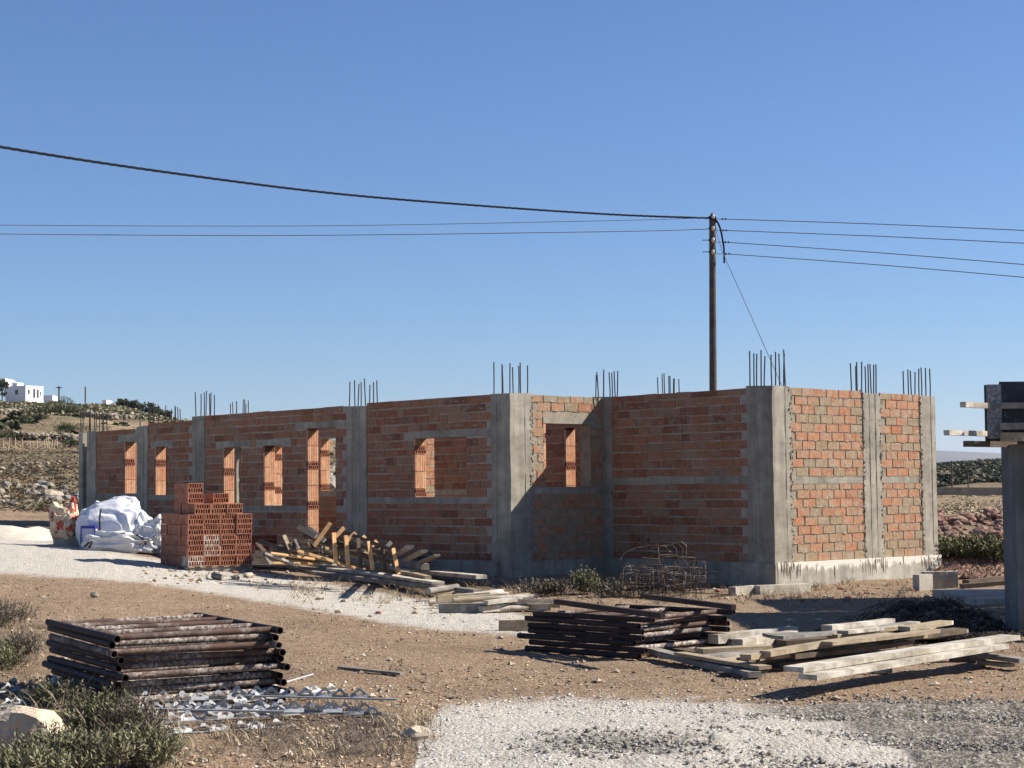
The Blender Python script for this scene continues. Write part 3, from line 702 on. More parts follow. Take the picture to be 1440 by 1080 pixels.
def brick_pile(px, py, ang, hm, first, gname, pal=True, dz=0.0):
    c0 = gp(px, py); e1 = V((math.cos(ang), math.sin(ang), 0)); e2 = V((-math.sin(ang), math.cos(ang), 0))
    nj, ni = len(hm), len(hm[0]); ROWN = ['front', 'second', 'third', 'back']
    zb = c0.z + .065 + dz
    if pal:
        pr = empty('pallet', c0 + (e1 * ni * BW + e2 * nj * BD) / 2, 'low wooden pallet under the big brick pile', 'pallet')
        for k in range(3):
            q = MB(); a = c0 + e2 * (.08 + k * (nj * BD - .16) / 2) + V((0, 0, .01 + dz)); q.beam(a - e1 * .02, a + e1 * (ni * BW + .02), .09, .10); part(q, 'bearer', M['wood_grey'], pr)
        for k in range(6):
            q = MB(); a = c0 + e1 * (.06 + k * (ni * BW - .12) / 5) + V((0, 0, .056 + dz)); q.beam(a - e2 * .02, a + e2 * (nj * BD + .02), .10, .012); part(q, 'deck_board', M['wood_tan'], pr)
    for j in range(nj):
        for i in range(ni):
            for k in range(hm[j][i]):
                if 0 < j < nj - 1 and 0 < i < ni - 1 and k < min(hm[j - 1][i], hm[j + 1][i], hm[j][i - 1], hm[j][i + 1]) and k < hm[j][i] - 1: continue
                sh = (.12 if k >= 5 and i < 3 else 0)
                p = c0 + e1 * ((i + .5) * BW + sh + ru(-.008, .008)) + e2 * ((j + .5) * BD + ru(-.012, .012)) + V((0, 0, zb - c0.z + (k + .5) * BH))
                wh = (j == 0 and (i, k) in ((1, 2), (1, 1), (0, 0)))
                lab = f"{'limed' if wh else 'red'} hollow brick in {first}, {ROWN[j]} row, {ORD[k + 1]} course up, {ORD[i + 1]} from left"
                place(bp_white if wh else bp_red, p, ang + ru(-.025, .025), lab, gname)
hm = [[6, 6, 6, 5], [8, 6, 6, 5], [8, 6, 7, 6], [5, 5, 7, 6]]
brick_pile(264, 803, R(32), hm, 'the big pile', 'hollow bricks of the big pile')
brick_pile(359, 800, R(32), [[2, 2, 2], [3, 3, 2]], 'the low pile', 'hollow bricks of the low pile behind the big one', pal=False)

# ------------------------------------------------------------------ scaffold frames
def frame_proto(L, Wd, mats, bars):
    o = empty('scaffold_frame', (0, 0, 0), 'x', 'scaffold frame')
    for sx in (-1, 1):
        m = MB(); m.tube([(sx * Wd / 2, -L / 2, 0), (sx * Wd / 2, 0, 0), (sx * Wd / 2, L / 2, 0)], .027, 12, hollow=.005); part(m, 'leg', mats[0], o)
    for y in bars:
        m = MB(); m.tube([(-Wd / 2 + .02, y * L, 0), (0, y * L, 0), (Wd / 2 - .02, y * L, 0)], .024, 12); part(m, 'crossbar', mats[1], o)
    return o
def stack(n, cx, cy, ang, L, Wd, name, grp, pitch, bars, seed, jit=.035):
    rs = random.Random(seed); protos = []
    for mm in ((M['rust_dark'], M['rust']), (M['rust_dark'], M['rust_lime']), (M['rust'], M['rust'])):
        protos.append(frame_proto(L, Wd, mm, bars))
    used = set(); z0 = h(cx, cy) + .035
    for k in range(n):
        w = rs.choice((0, 0, 1, 2, 1)) if k < n - 1 else 0
        o = protos[w] if w not in used else copy_tree(protos[w]); used.add(w)
        la, lb = rs.uniform(-.10, .10), rs.uniform(-jit, jit); o.location = (cx - math.sin(ang) * la + math.cos(ang) * lb, cy + math.cos(ang) * la + math.sin(ang) * lb, z0 + k * pitch)
        o.rotation_euler = (rs.uniform(-.006, .006), rs.uniform(-.006, .006), ang + rs.uniform(-.03, .03))
        pos = 'topmost' if k == n - 1 else ('lowest' if k == 0 else ORD[n - k] + ' from the top')
        o['label'] = f'rusty steel scaffold frame in {name}, {pos}'; o['group'] = grp
    for i, p in enumerate(protos):
        if i not in used:
            for c in list(p.children): bpy.data.objects.remove(c)
            bpy.data.objects.remove(p)
stack(10, -2.72, 13.75, R(29), 1.9, 1.22, 'the stack beside the green shrubs', 'scaffold frames stacked beside the shrubs', .055, (-.43, -.22, .0, .2, .38), 5)
stack(7, 1.08, 17.55, R(45), 1.5, 1.25, 'the stack beside the plank pile', 'scaffold frames stacked beside the planks', .056, (-.36, 0.02, .38), 8, .05)
for (x0, y0, x1, y1, lab) in ((782, 846, 932, 866, 'dark rusty square tube lying along the scaffold stack by the planks'), (903, 838, 1032, 854, 'dark rusty square tube overhanging the far end of the scaffold stack')):
    m = MB(); m.beam(pz(x0, y0, .455), pz(x1, y1, .455), .05, .05); tag(m.build('steel_tube', M['rust_dark']), lab, 'steel tube')

# ------------------------------------------------------------------ timber
def plank(px0, py0, px1, py1, z0, z1, w, t, mat, label, group, name='timber_plank', warp=0):
    a = pz(px0, py0, z0); b = pz(px1, py1, z1); a.z -= t / 2; b.z -= t / 2; warp = ru(-.014, .014)
    m = MB(); m.beam(a, b, w, t, warp=warp)
    c = (a + b) / 2
    return tag(m.build(name, M[mat]), label, 'plank', group)
def Q(x, y): return 900 + x / 2.667, 760 + y / 2.667
GPL = 'planks in the loose pile by the scaffold stack'
for (x0, y0, x1, y1, z0, z1, w, t, mt, lab) in [
    (575, 474, 1390, 354, .21, .25, .19, .04, 'wood_white', 'broad whitish plank on top at the near side of the plank pile'),
    (630, 502, 1350, 386, .165, .205, .17, .04, 'wood_white', 'broad whitish plank directly under the topmost broad white plank'),
    (430, 440, 1010, 372, .13, .14, .12, .045, 'wood_tan', 'tan board just behind the broad white planks'),
    (395, 428, 660, 392, .20, .20, .11, .045, 'wood_tan', 'short tan board with dark end left of the white planks'),
    (470, 415, 940, 346, .22, .24, .11, .045, 'wood_tan', 'long tan board in the middle of the plank pile'),
    (700, 380, 1105, 333, .25, .25, .12, .03, 'wood_tan', 'thin tan board lying over the middle of the pile'),
    (880, 372, 1200, 328, .20, .20, .14, .05, 'wood_dark', 'dark brown board at the right of the plank pile'),
    (515, 357, 1010, 306, .27, .27, .14, .03, 'wood_grey', 'long grey board at the back of the plank pile'),
    (700, 318, 936, 292, .30, .30, .12, .075, 'wood_white', 'thick pale squared beam topmost at the back of the pile'),
    (990, 323, 1146, 300, .26, .27, .13, .04, 'wood_tan', 'short pale board at the far right of the pile back'),
    (1040, 350, 1205, 330, .16, .16, .16, .04, 'wood_grey', 'greyish board under the short pale board at the right'),
    (275, 352, 575, 322, .16, .17, .13, .09, 'wood_white', 'pale squared beam between scaffold stack and plank pile'),
    (365, 370, 572, 338, .14, .15, .12, .10, 'wood_white', 'pale round-edged beam in front of the squared pale beam'),
    (220, 405, 480, 392, .13, .13, .16, .05, 'wood_tan', 'brown plank crossing the left end of the pile'),
    (245, 432, 440, 408, .10, .10, .15, .04, 'wood_grey', 'grey plank end sticking out left of the pile'),
    (300, 452, 400, 432, .07, .07, .12, .04, 'wood_tan', 'short pale offcut at the left front of the pile'),
    (480, 432, 1005, 366, .17, .18, .10, .03, 'wood_tan', 'thin tan board second behind the broad white planks'),
    (455, 423, 820, 374, .20, .21, .10, .03, 'wood_white', 'pale thin board third behind the broad white planks'),
    (400, 452, 640, 420, .08, .08, .12, .04, 'wood_tan', 'low tan board at the left front under the others'),
    (385, 440, 600, 408, .14, .14, .12, .04, 'wood_dark', 'dark board end showing at the left front of the pile'),
    (640, 400, 1060, 350, .19, .20, .11, .035, 'wood_tan', 'tan board half way back, running under the dark brown board'),
    (720, 352, 1080, 312, .24, .24, .12, .035, 'wood_tan', 'tan board just before the topmost squared beam'),
    (760, 338, 1030, 303, .27, .27, .12, .03, 'wood_white', 'whitish thin board beside the topmost squared beam'),
    (1060, 318, 1150, 300, .2, .2, .14, .04, 'wood_white', 'whitish short board end at the far right back'),
    (150, 418, 470, 470, .12, .12, .12, .03, 'wood_tan', 'tan strip running crosswise over the left of the pile'),
    (45, 402, 430, 492, .09, .08, .12, .05, 'wood_grey', 'long brown-grey board running crosswise under the left of the pile'),
    (130, 402, 520, 480, .05, .05, .12, .05, 'wood_dark', 'dark board running crosswise lowest under the pile'),
    (470, 350, 700, 345, .2, .2, .2, .03, 'wood_grey', 'grey flat board between pale beam and tan boards'),
    (500, 458, 1120, 392, .09, .09, .14, .05, 'wood_dark', 'dark board lowest beside the white planks'),
    (560, 425, 1000, 374, .17, .17, .13, .04, 'wood_dark', 'dark board sandwiched in the middle of the pile'),
    (520, 372, 1150, 345, .10, .10, .3, .05, 'wood_dark', 'wide dark board underneath the back of the pile'),
    (1255, 418, 1440, 442, .12, .10, .13, .04, 'wood_grey', 'grey board on the ground right of the white planks'),
    (1285, 448, 1385, 462, .05, .05, .12, .03, 'wood_tan', 'thin pale strip on the ground right of the white planks'),
]:
    a, b = Q(x0, y0); c, d = Q(x1, y1); plank(a, b, c, d, z0, z1, w, t, mt, lab, GPL)
# blocks carrying the white planks
for (x, y, w, mt, lab) in ((905, 488, .16, 'wood_grey', 'short timber block carrying the white planks at the middle'), (1230, 445, .3, 'wood_dark', 'dark timber block carrying the white planks at their right end')):
    a, b = Q(x, y); p = gp(a, b + 4); m = MB(); m.beam(p + V((-w / 2, 0, .08)), p + V((w / 2, .03, .08)), .1, .15); tag(m.build('timber_block', M[mt]), lab, 'block')
# lone timbers on the ground near the corner of the house
for (x0, y0, x1, y1, t, lab) in ((345, 190, 435, 182, .12, 'short white squared beam on the ground in front of the house corner'), (440, 186, 630, 178, .13, 'longer white squared beam on the ground before the house corner')):
    a, b = Q(x0, y0); c, d = Q(x1, y1); p, q = gp(a, b + 6), gp(c, d + 6); m = MB(); m.beam(p + V((0, 0, t / 2)), q + V((0, 0, t / 2)), .14, t); tag(m.build('timber_beam', M['wood_white']), lab, 'beam')
# long beams and the posts, middle left
def C4(x, y): return 380 + x / 3.6, 560 + y / 3.6
GB = 'beams lying below the broken pallets'
for (x0, y0, x1, y1, z0, z1, w, t, mt, lab) in [
    (200, 872, 1050, 968, .12, .10, .13, .07, 'wood_grey', 'longest grey beam lowest in front of the broken pallets'),
    (310, 858, 850, 928, .17, .15, .2, .04, 'wood_white', 'flat pale plank lying on the longest grey beam'),
    (590, 850, 1070, 895, .20, .16, .2, .06, 'wood_white', 'pale plank reaching right towards the house wall'),
    (560, 795, 785, 838, .36, .30, .14, .10, 'wood_grey', 'thick grey beam with cut end behind the pallet slats'),
    (760, 848, 925, 868, .22, .20, .12, .07, 'wood_grey', 'short grey beam beside the house plinth'),
    (655, 872, 800, 900, .22, .2, .1, .08, 'wood_tan', 'brownish beam with a square end near the pallet foot'),
    (640, 788, 710, 742, .45, .72, .10, .04, 'wood_grey', 'grey slat tilted up, left of three behind the pallet'),
    (690, 812, 780, 766, .40, .62, .10, .04, 'wood_grey', 'grey slat tilted up, middle of three behind the pallet'),
    (760, 826, 845, 788, .34, .50, .10, .04, 'wood_grey', 'grey slat tilted up, right of three behind the pallet'),
]:
    a, b = C4(x0, y0); c, d = C4(x1, y1); plank(a, b, c, d, z0 + .1, z1 + .1, w, t, mt, lab, GB, 'timber_beam')
GP_ = 'short posts heaped in front of the house'
rs = random.Random(3)
posts = []
for k in range(24):
    px = 606 + k % 12 * 9.5 + rs.uniform(-5, 5); py = 850 + (k % 12) * .7 + rs.uniform(-5, 8)
    p = gp(px, py); z = p.z + .05 + (.09 if k >= 12 else 0)
    ang = R(rs.uniform(5, 55)); L = rs.uniform(.5, .8); d = V((math.cos(ang), math.sin(ang), rs.uniform(-.03, .06)))
    p = V((p.x, p.y, z)); m = MB()
    if k % 3: m.beam(p, p + d * L, rs.uniform(.06, .10), rs.uniform(.05, .08), mi=0)
    else: m.tube([p, p + d * L * .5, p + d * L], [rs.uniform(.035, .05)] * 3, 8)
    mt = rs.choice(('wood_white', 'wood_white', 'wood_tan', 'wood_grey'))
    o = tag(m.build('timber_post', M[mt]), None, 'post', GP_); posts.append((px, k, o, mt))
for i, (px, k, o, mt) in enumerate(sorted(posts, key=lambda q: (q[1] >= 12, q[0]))):
    lay = 'upper' if k >= 12 else 'lower'; n = i % 12 + 1
    o['label'] = f"{ {'wood_white': 'whitish', 'wood_tan': 'tan', 'wood_grey': 'grey'}[mt] } short post in the {lay} layer of the post heap, {ORD[n]} from left"
for (px, py, L, ang, mt, lab) in ((617, 862, .62, 2, 'wood_grey', 'grey squared timber offcut lying in front of the post heap'), (702, 887, .55, 6, 'wood_tan', 'tan squared offcut on the white track left of the scaffold stack'), (603, 846, .5, 40, 'wood_tan', 'thin stick leaning beside the left of the post heap')):
    p = gp(px, py); d = V((math.cos(R(ang)), math.sin(R(ang)), .0)); t = .12 if ang < 30 else .04; m = MB(); m.beam(p + V((0, 0, t / 2)), p + d * L + V((0, 0, t / 2 + (0 if ang < 30 else .1))), t, t); tag(m.build('timber_offcut', M[mt]), lab, 'offcut')
# broken pallets: rails with slats nailed across
def C7(x, y): return 340 + x / 4.8, 700 + y / 4.8
PY = 27.0
def lattice(rails, slats, Yr, lab, mr, ms, name='wooden_pallet'):
    p = [at(*C7(x, y), Yr) for s in rails for (x, y) in s[:2]]
    root = empty(name, p[0] * .5 + p[1] * .5, lab, 'pallet')
    for k, (a, b) in enumerate(rails):
        m = MB(); m.beam(at(*C7(*a), Yr + .07 + .02 * k), at(*C7(*b), Yr - .1 + .02 * k), .05, .035, up=V((0, -1, .2))); part(m, 'rail', M[mr], root)
    for k, (a, b, mm, dy) in enumerate(slats):
        m = MB(); m.beam(at(*C7(*a), Yr + dy), at(*C7(*b), Yr + dy - .06), .062, .022, up=V((.55, -.8, .3))); part(m, 'slat', M[mm], root)
lattice([((590, 195), (1010, 352)), ((560, 245), (1020, 400)), ((620, 345), (1040, 440)), ((640, 425), (1050, 505))],
        [((620, 235), (636, 444), 'wood_orange', -.06), ((702, 254), (718, 452), 'wood_orange', -.06), ((782, 272), (806, 472), 'wood_dark', -.06), ((856, 293), (884, 486), 'wood_orange', -.06),
         ((944, 318), (972, 502), 'wood_dark', -.06), ((1020, 340), (1058, 518), 'wood_orange', -.06),
         ((600, 168), (488, 325), 'wood_orange', -.12), ((690, 200), (632, 262), 'wood_orange', .02), ((768, 235), (706, 292), 'wood_orange', .02), ((832, 258), (796, 300), 'wood_orange', .02), ((912, 292), (874, 326), 'wood_orange', .02), ((1010, 300), (962, 345), 'wood_grey', .04)],
        PY, 'tipped broken pallet with bright orange slats standing out in front of the timber pile', 'wood_dark', 'wood_orange')
lattice([((295, 272), (640, 330)), ((330, 320), (640, 372)), ((420, 375), (660, 400)), ((90, 365), (620, 420))],
        [((285, 252), (330, 362), 'wood_tan', -.06), ((330, 300), (420, 410), 'wood_dark', -.08), ((360, 280), (395, 345), 'wood_grey', .02), ((450, 300), (500, 390), 'wood_dark', -.03), ((520, 300), (560, 400), 'wood_grey', -.02), ((570, 330), (600, 420), 'wood_tan', -.02)],
        PY + .5, 'dark weathered pallet lying under the tipped orange-slatted one', 'wood_tan', 'wood_dark')
lattice([((70, 385), (600, 400)), ((70, 440), (560, 446)), ((80, 415), (600, 430))],
        [((100, 300), (180, 392), 'wood_dark', -.05), ((250, 320), (300, 440), 'wood_dark', -.02), ((160, 390), (200, 450), 'wood_grey', -.06), ((420, 440), (450, 415), 'wood_tan', -.1)],
        PY + .9, 'low flat pallet with tan rails right of the big brick pile', 'wood_tan', 'wood_dark')
GS = 'loose battens thrown on the broken pallets'
for k, (x0, y0, x1, y1, mt, lab) in enumerate([(380, 195, 500, 262, 'wood_tan', 'thin pale batten leaning towards the doorway, longest of the two'), (450, 205, 560, 290, 'wood_white', 'thin pale batten beside the one leaning to the doorway'),
    (420, 250, 640, 330, 'wood_dark', 'dark batten half buried in the pallet heap'), (500, 270, 780, 345, 'wood_dark', 'long dark batten behind the orange slats'), (560, 300, 920, 420, 'wood_dark', 'dark batten crossing behind the middle orange slats'),
    (650, 360, 860, 412, 'wood_tan', 'tan batten lying flat behind the second orange slat'), (780, 370, 1010, 446, 'wood_grey', 'grey batten behind the right orange slats'), (840, 385, 935, 352, 'wood_orange', 'short orange batten wedged behind the slats'),
    (110, 290, 330, 370, 'wood_dark', 'dark board leaning over the low pallet by the brick pile'), (300, 400, 640, 440, 'wood_dark', 'dark board at the foot of the pallet heap')]):
    m = MB(); m.beam(at(*C7(x0, y0), PY + .35 + .05 * k), at(*C7(x1, y1), PY + .15 + .04 * k), .07, .03, up=V((0, -1, .3))); tag(m.build('batten', M[mt]), lab, 'batten', GS)

rs = random.Random(77)
for k in range(16):
    px = rs.uniform(395, 510); py = rs.uniform(764, 798); a = at(px, min(py, 800), PY + rs.uniform(.1, .7)); ang = rs.uniform(-.5, .5) - .25; L = rs.uniform(.5, 1.0)
    d = V((math.cos(ang), rs.uniform(-.4, .4), math.sin(ang) * .6)).normalized(); m = MB(); m.beam(a - d * L / 2, a + d * L / 2, rs.uniform(.03, .05), .02, up=V((rs.uniform(-.5, .5), -.7, .6)))
    tag(m.build('batten', M[rs.choice(('wood_tan', 'wood_dark', 'wood_white', 'wood_orange', 'wood_tan'))]), 'thin short batten tangled in the heap of broken pallets', 'batten', 'short battens tangled in the pallet heap')
# ------------------------------------------------------------------ rebar tangle
pc = gp(930, 842)
root = empty('rebar_cage_heap', pc, 'tangled heap of rusty rebar cages and stirrups in front of the shaded wall', 'rebar heap')
rs = random.Random(12)
def stirrup(c, w, hh, tilt, rz):
    mm = Matrix.Rotation(rz, 3, 'Z') @ Matrix.Rotation(tilt, 3, 'X'); pts = []
    for k in range(17):
        a = 2 * math.pi * k / 16; s = max(abs(math.cos(a)), abs(math.sin(a))) ** .75
        pts.append(c + mm @ V((math.cos(a) / s * w / 2, 0, math.sin(a) / s * hh / 2)))
    return pts
for k in range(34):
    m = MB(); c = pc + V((rs.uniform(-.55, .55), rs.uniform(-.25, .5), rs.uniform(.12, .5)))
    m.tube(stirrup(c, rs.uniform(.22, .42), rs.uniform(.2, .36), rs.uniform(-.5, .5), rs.uniform(-.6, .6)), .0055, 5); part(m, 'stirrup', M['rust'], root)
for k in range(26):
    m = MB(); z = rs.uniform(.03, .42); x = rs.uniform(-.7, -.2); y = rs.uniform(-.3, .5)
    m.tube([pc + V((x, y, z)), pc + V((x + .6, y + rs.uniform(-.05, .05), z + rs.uniform(-.04, .04))), pc + V((x + rs.uniform(.9, 1.3), y + rs.uniform(-.15, .15), z + rs.uniform(-.05, .08)))], .006, 5); part(m, 'straight_bar', M['rust_dark'], root)
for k in range(22):
    m = MB(); x = rs.uniform(-.6, .6); y = rs.uniform(-.3, .4)
    m.tube([pc + V((x, y, .0)), pc + V((x + rs.uniform(-.03, .03), y, .25)), pc + V((x + rs.uniform(-.05, .05), y, rs.uniform(.35, .6)))], .0055, 5); part(m, 'upright_bar', M['rust_dark'], root)
def B8(x, y): return 860 + x / 6, 750 + y / 6
for pl in ([(72, 225), (110, 165), (200, 125), (330, 100), (450, 105), (500, 160)], [(330, 155), (420, 170)], [(388, 80), (400, 200), (410, 270)], [(260, 205), (420, 220)], [(340, 125), (480, 100), (590, 72)],
           [(500, 95), (545, 130), (548, 190)], [(560, 85), (600, 130), (590, 200)], [(585, 70), (630, 100), (630, 185)], [(520, 240), (540, 200), (600, 215), (690, 320), (610, 330), (540, 270), (520, 240)], [(600, 300), (760, 218)], [(620, 340), (740, 300)],
           [(105, 300), (140, 240)], [(110, 310), (150, 265), (175, 330)], [(70, 345), (240, 325)], [(690, 250), (715, 340)], [(440, 130), (590, 75)]):
    m = MB(); yy = pc.y + rs.uniform(-.1, .3)
    m.tube([at(*B8(*q), yy) for q in pl], .0065, 5); part(m, 'bent_bar', M['rust'] if rs.random() < .5 else M['rebar'], root)

# ------------------------------------------------------------------ bags, bucket, block
def blobmesh(c, sz, seed, fold=.12, flat=.35, freq=2.2, top=None, sub=4):
    import bmesh
    bm = bmesh.new(); bmesh.ops.create_icosphere(bm, subdivisions=sub + 1, radius=1)
    vs = [v.co.copy() for v in bm.verts]; fs = [tuple(v.index for v in f.verts) for f in bm.faces]; bm.free()
    out = []
    for v in vs:
        a = math.atan2(v.y, v.x)
        s = V((math.copysign(abs(v.x) ** .62, v.x), math.copysign(abs(v.y) ** .62, v.y), math.copysign(abs(v.z) ** .8, v.z)))
        rdg = 1 - abs(noise.noise(V((v.x * freq + seed, v.y * freq, v.z * freq)))) * 2
        rdg2 = 1 - abs(noise.noise(V((v.x * freq * 2.3, v.y * freq * 2.3 + seed, v.z * freq * 1.6)))) * 2
        k = 1 + fold * (rdg - .5) * (.4 + .6 * max(0, v.z + .5)) + fold * .5 * (rdg2 - .5)
        if v.z < -flat: s.z = -flat - (abs(v.z) - flat) * .1
        if top: k *= 1 + top * max(0, v.z) * math.sin(a * 2 + seed)
        out.append(V(c) + V((s.x * sz[0] * k, s.y * sz[1] * k, s.z * sz[2] * k)))
    return out, fs
def C6(x, y): return 60 + x / 8, 680 + y / 8
g = gp(148, 772)
bag = empty('bulk_bag', g, 'full bulging white woven bulk bag standing by the house wall', 'bulk bag')
yb = g.y + .45
m = MB(); c = at(157, 743, yb); vs, fs = blobmesh(c + V((0, 0, -.04)), (.58, .45, .50), 3.3, .20, .75, 1.3, .06); m.add(vs, fs, 0, True); part(m, 'sack', M['bag'], bag)
m = MB(); c = at(174, 713, yb + .15); vs, fs = blobmesh(c, (.27, .25, .18), 8.1, .22, .8, 2.2); m.add(vs, fs, 0, True); part(m, 'neck', M['bag'], bag)
m = MB(); m.tube([at(*C6(655, 290), yb - .5), at(*C6(640, 400), yb - .62), at(*C6(645, 500), yb - .64), at(*C6(632, 600), yb - .6)], .018, 6); part(m, 'strap', M['strap'], bag)
m = MB(); m.tube([at(*C6(810, 290), yb - .1), at(*C6(815, 205), yb - .05), at(*C6(860, 185), yb), at(*C6(940, 190), yb)], .014, 6); part(m, 'lifting_loop', M['strap'], bag)
g2 = gp(170, 776)
b2 = empty('folded_bag', g2, 'slumped empty white plastic bag with black marks lying before the bulk bag', 'bag')
m = MB(); c = at(172, 765, g2.y + .1); vs, fs = blobmesh(c + V((0, 0, -.03)), (.66, .32, .22), 5.7, .26, .5, 2.0, .2); m.add(vs, fs, 0, True)
c = at(210, 754, g2.y + .12); vs, fs = blobmesh(c, (.26, .2, .30), 2.2, .28, .6, 1.8, .3); m.add(vs, fs, 0, True)
vs, fs = blobmesh(at(213, 742, g2.y + .12), (.10, .06, .12), 4.2, .4, .6, 2.0, .3); m.add(vs, fs, 0, True)
part(m, 'plastic_sheet', M['bag_dirty'], b2)
for pl in ([(465, 715), (520, 665), (560, 645), (540, 690), (520, 725)], [(1050, 575), (1110, 610), (1150, 650), (1160, 695)], [(1180, 640), (1215, 615), (1235, 632), (1205, 650)], [(1240, 600), (1280, 575)]):
    m = MB(); m.tube([at(*C6(*q), g2.y - .22 if q[0] < 900 else g2.y - .16) for q in pl], .016 if pl[0][0] != 1180 and pl[0][0] != 1240 else .008, 6); part(m, 'black_mark', M['strap'], b2)
g3 = gp(98, 768)
m = MB(); m.box(g3 + V((0, .1, .09)), (.62, .4, .2), (V((.98, .2, 0)), V((-.2, .98, 0)), ZZ)); tag(m.build('concrete_block', M['concrete']), 'low grey concrete block under the torn cement bag', 'block')
pb = empty('cement_bag', g3 + V((0, .1, .19)), 'torn paper cement bag printed in red and beige, slumped on a block', 'cement bag')
m = MB(); c = at(88, 734, g3.y + .0)
vs, fs = blobmesh(c + V((.02, 0, -.05)), (.22, .18, .34), 6.6, .3, .75, 2.0, .25); m.add(vs, fs, 0, True); part(m, 'paper_sack', M['paper'], pb)
m = MB(); 
for (pl, wd) in (([(65, 265), (110, 370), (160, 480), (210, 600)], .08),):
    for i in range(len(pl) - 1):
        a, b = at(*C6(*pl[i]), g3.y - .06), at(*C6(*pl[i + 1]), g3.y - .08); m.beam(a, b, wd, .02, up=V((0, -1, 0)))
part(m, 'red_flap', M['paper_red'], pb)
m = MB(); vs, fs = blobmesh(at(103, 716, g3.y + .05), (.05, .05, .20), 1.1, .3, .9, 2.5); m.add(vs, fs, 0, True); part(m, 'torn_corner', M['paper_red'], pb)
g4 = gp(126, 772)
bk = empty('plastic_tub', g4 + V((0, -.1, 0)), 'small pale square tub with a dark blue rim by the bulk bag', 'tub')
def C6g(x, y, Y): return at(*C6(x, y), Y)
m = MB(); a = C6g(525, 640, g4.y - .1); m.box(V((a.x, a.y, g4.z + .19)), (.24, .22, .38)); part(m, 'tub_body', M['lilac'], bk)
m = MB(); m.box(V((a.x, a.y, g4.z + .40)), (.262, .24, .05)); 
for k in (-1, 1): m.box(V((a.x + k * .125, a.y - .115, g4.z + .24)), (.02, .02, .28))
part(m, 'tub_rim', M['blue'], bk)

# ------------------------------------------------------------------ perforated metal strips
def strip(p0, p1, hgt, mat, label, wave=.13, tilt=.15, name='perforated_metal_strip'):
    p0, p1 = V(p0), V(p1); d = p1 - p0; L = d.length; d.normalize(); nrm = d.cross(ZZ).normalized(); up = (ZZ + nrm * tilt).normalized()
    m = MB(); N = int(L / wave)
    th = .004
    for side in (0, 1):
        off = nrm * (side * .004)
        vs = []; fs = []
        for i in range(N):
            s0 = i * wave; c = s0 + wave / 2
            # one tooth: a peak with a rounded hole, quad ring between outline and hole
            outl = [(s0, 0), (s0 + wave, 0), (s0 + wave, hgt * .34), (c + wave * .2, hgt * .72), (c + wave * .08, hgt), (c - wave * .08, hgt), (c - wave * .2, hgt * .72), (s0, hgt * .34)]
            hol = [(c - .022, hgt * .30), (c + .022, hgt * .30), (c + .026, hgt * .45), (c + .016, hgt * .58), (c + .006, hgt * .66), (c - .006, hgt * .66), (c - .016, hgt * .58), (c - .026, hgt * .45)]
            o = len(vs)
            for (s, z) in outl + hol:
                b = .028 * math.sin(z / hgt * 2.4) * (1 if i % 2 else -1)
                vs.append(p0 + d * s + up * z + nrm * b + off)
            for k in range(8):
                j = (k + 1) % 8; fs.append((o + k, o + j, o + 8 + j, o + 8 + k))
        m.add(vs, fs)
    m.beam(p0 + nrm * .012, p1 + nrm * .012, .025, .006)
    o = m.build(name, mat); 
    return tag(o, label, 'metal strip', 'perforated metal strips on the ground by the shrubs')
SL = ['bright perforated zigzag metal strip nearest the bare ground, right end free', 'perforated zigzag metal strip second from the bare ground', 'perforated zigzag metal strip lying just before the scaffold stack', 'perforated zigzag metal strip reaching far right past the scaffold stack',
      'perforated zigzag metal strip topmost of the crossing ones', 'perforated zigzag metal strip partly under the big green shrub', 'short perforated metal strip by the pale boulder', 'second short perforated metal strip above the pale boulder', 'perforated metal strip lying between shrub and scaffold stack', 'perforated zigzag strip farthest right along the dry grass', 'perforated zigzag strip under the topmost crossing one', 'perforated zigzag strip lying tilted between the second and third from the bare ground', 'perforated zigzag strip half hidden at the scaffold stack foot', 'long perforated zigzag strip under the rod across the strips']
for k, (x0, y0, x1, y1, dz) in enumerate([(190, 1034, 415, 1020, .0), (195, 1014, 408, 1006, .05), (165, 994, 390, 990, .04), (280, 1004, 560, 1010, .02), (300, 992, 520, 998, .08), (160, 1008, 330, 1000, .02), (-20, 1000, 66, 990, .02), (-20, 985, 64, 975, .05), (70, 968, 190, 990, .05), (330, 1000, 480, 980, .06), (300, 997, 545, 1003, .0), (200, 1024, 420, 1010, .03), (180, 984, 400, 978, .01), (240, 1012, 500, 1012, .05)]):
    a, b = gp(x0, y0), gp(x1, y1); strip(a + V((0, 0, dz)), b + V((0, 0, dz)), (.068 if k % 3 else .055), M['galv'], SL[k], tilt=ru(-.5, .4))
for k, (x0, y0, x1, y1, lab) in enumerate([(330, 996, 560, 1004, 'thin galvanised rod lying across the perforated strips'), (370, 986, 440, 966, 'short thin galvanised rod tilted up at the strip ends'), (195, 1016, 400, 1022, 'thin flat galvanised bar between the two nearest strips')]):
    m = MB(); m.tube([gp(x0, y0) + V((0, 0, .09)), gp(x1, y1) + V((0, 0, .1))], .008, 6); tag(m.build('metal_rod', M['galv']), lab, 'rod')

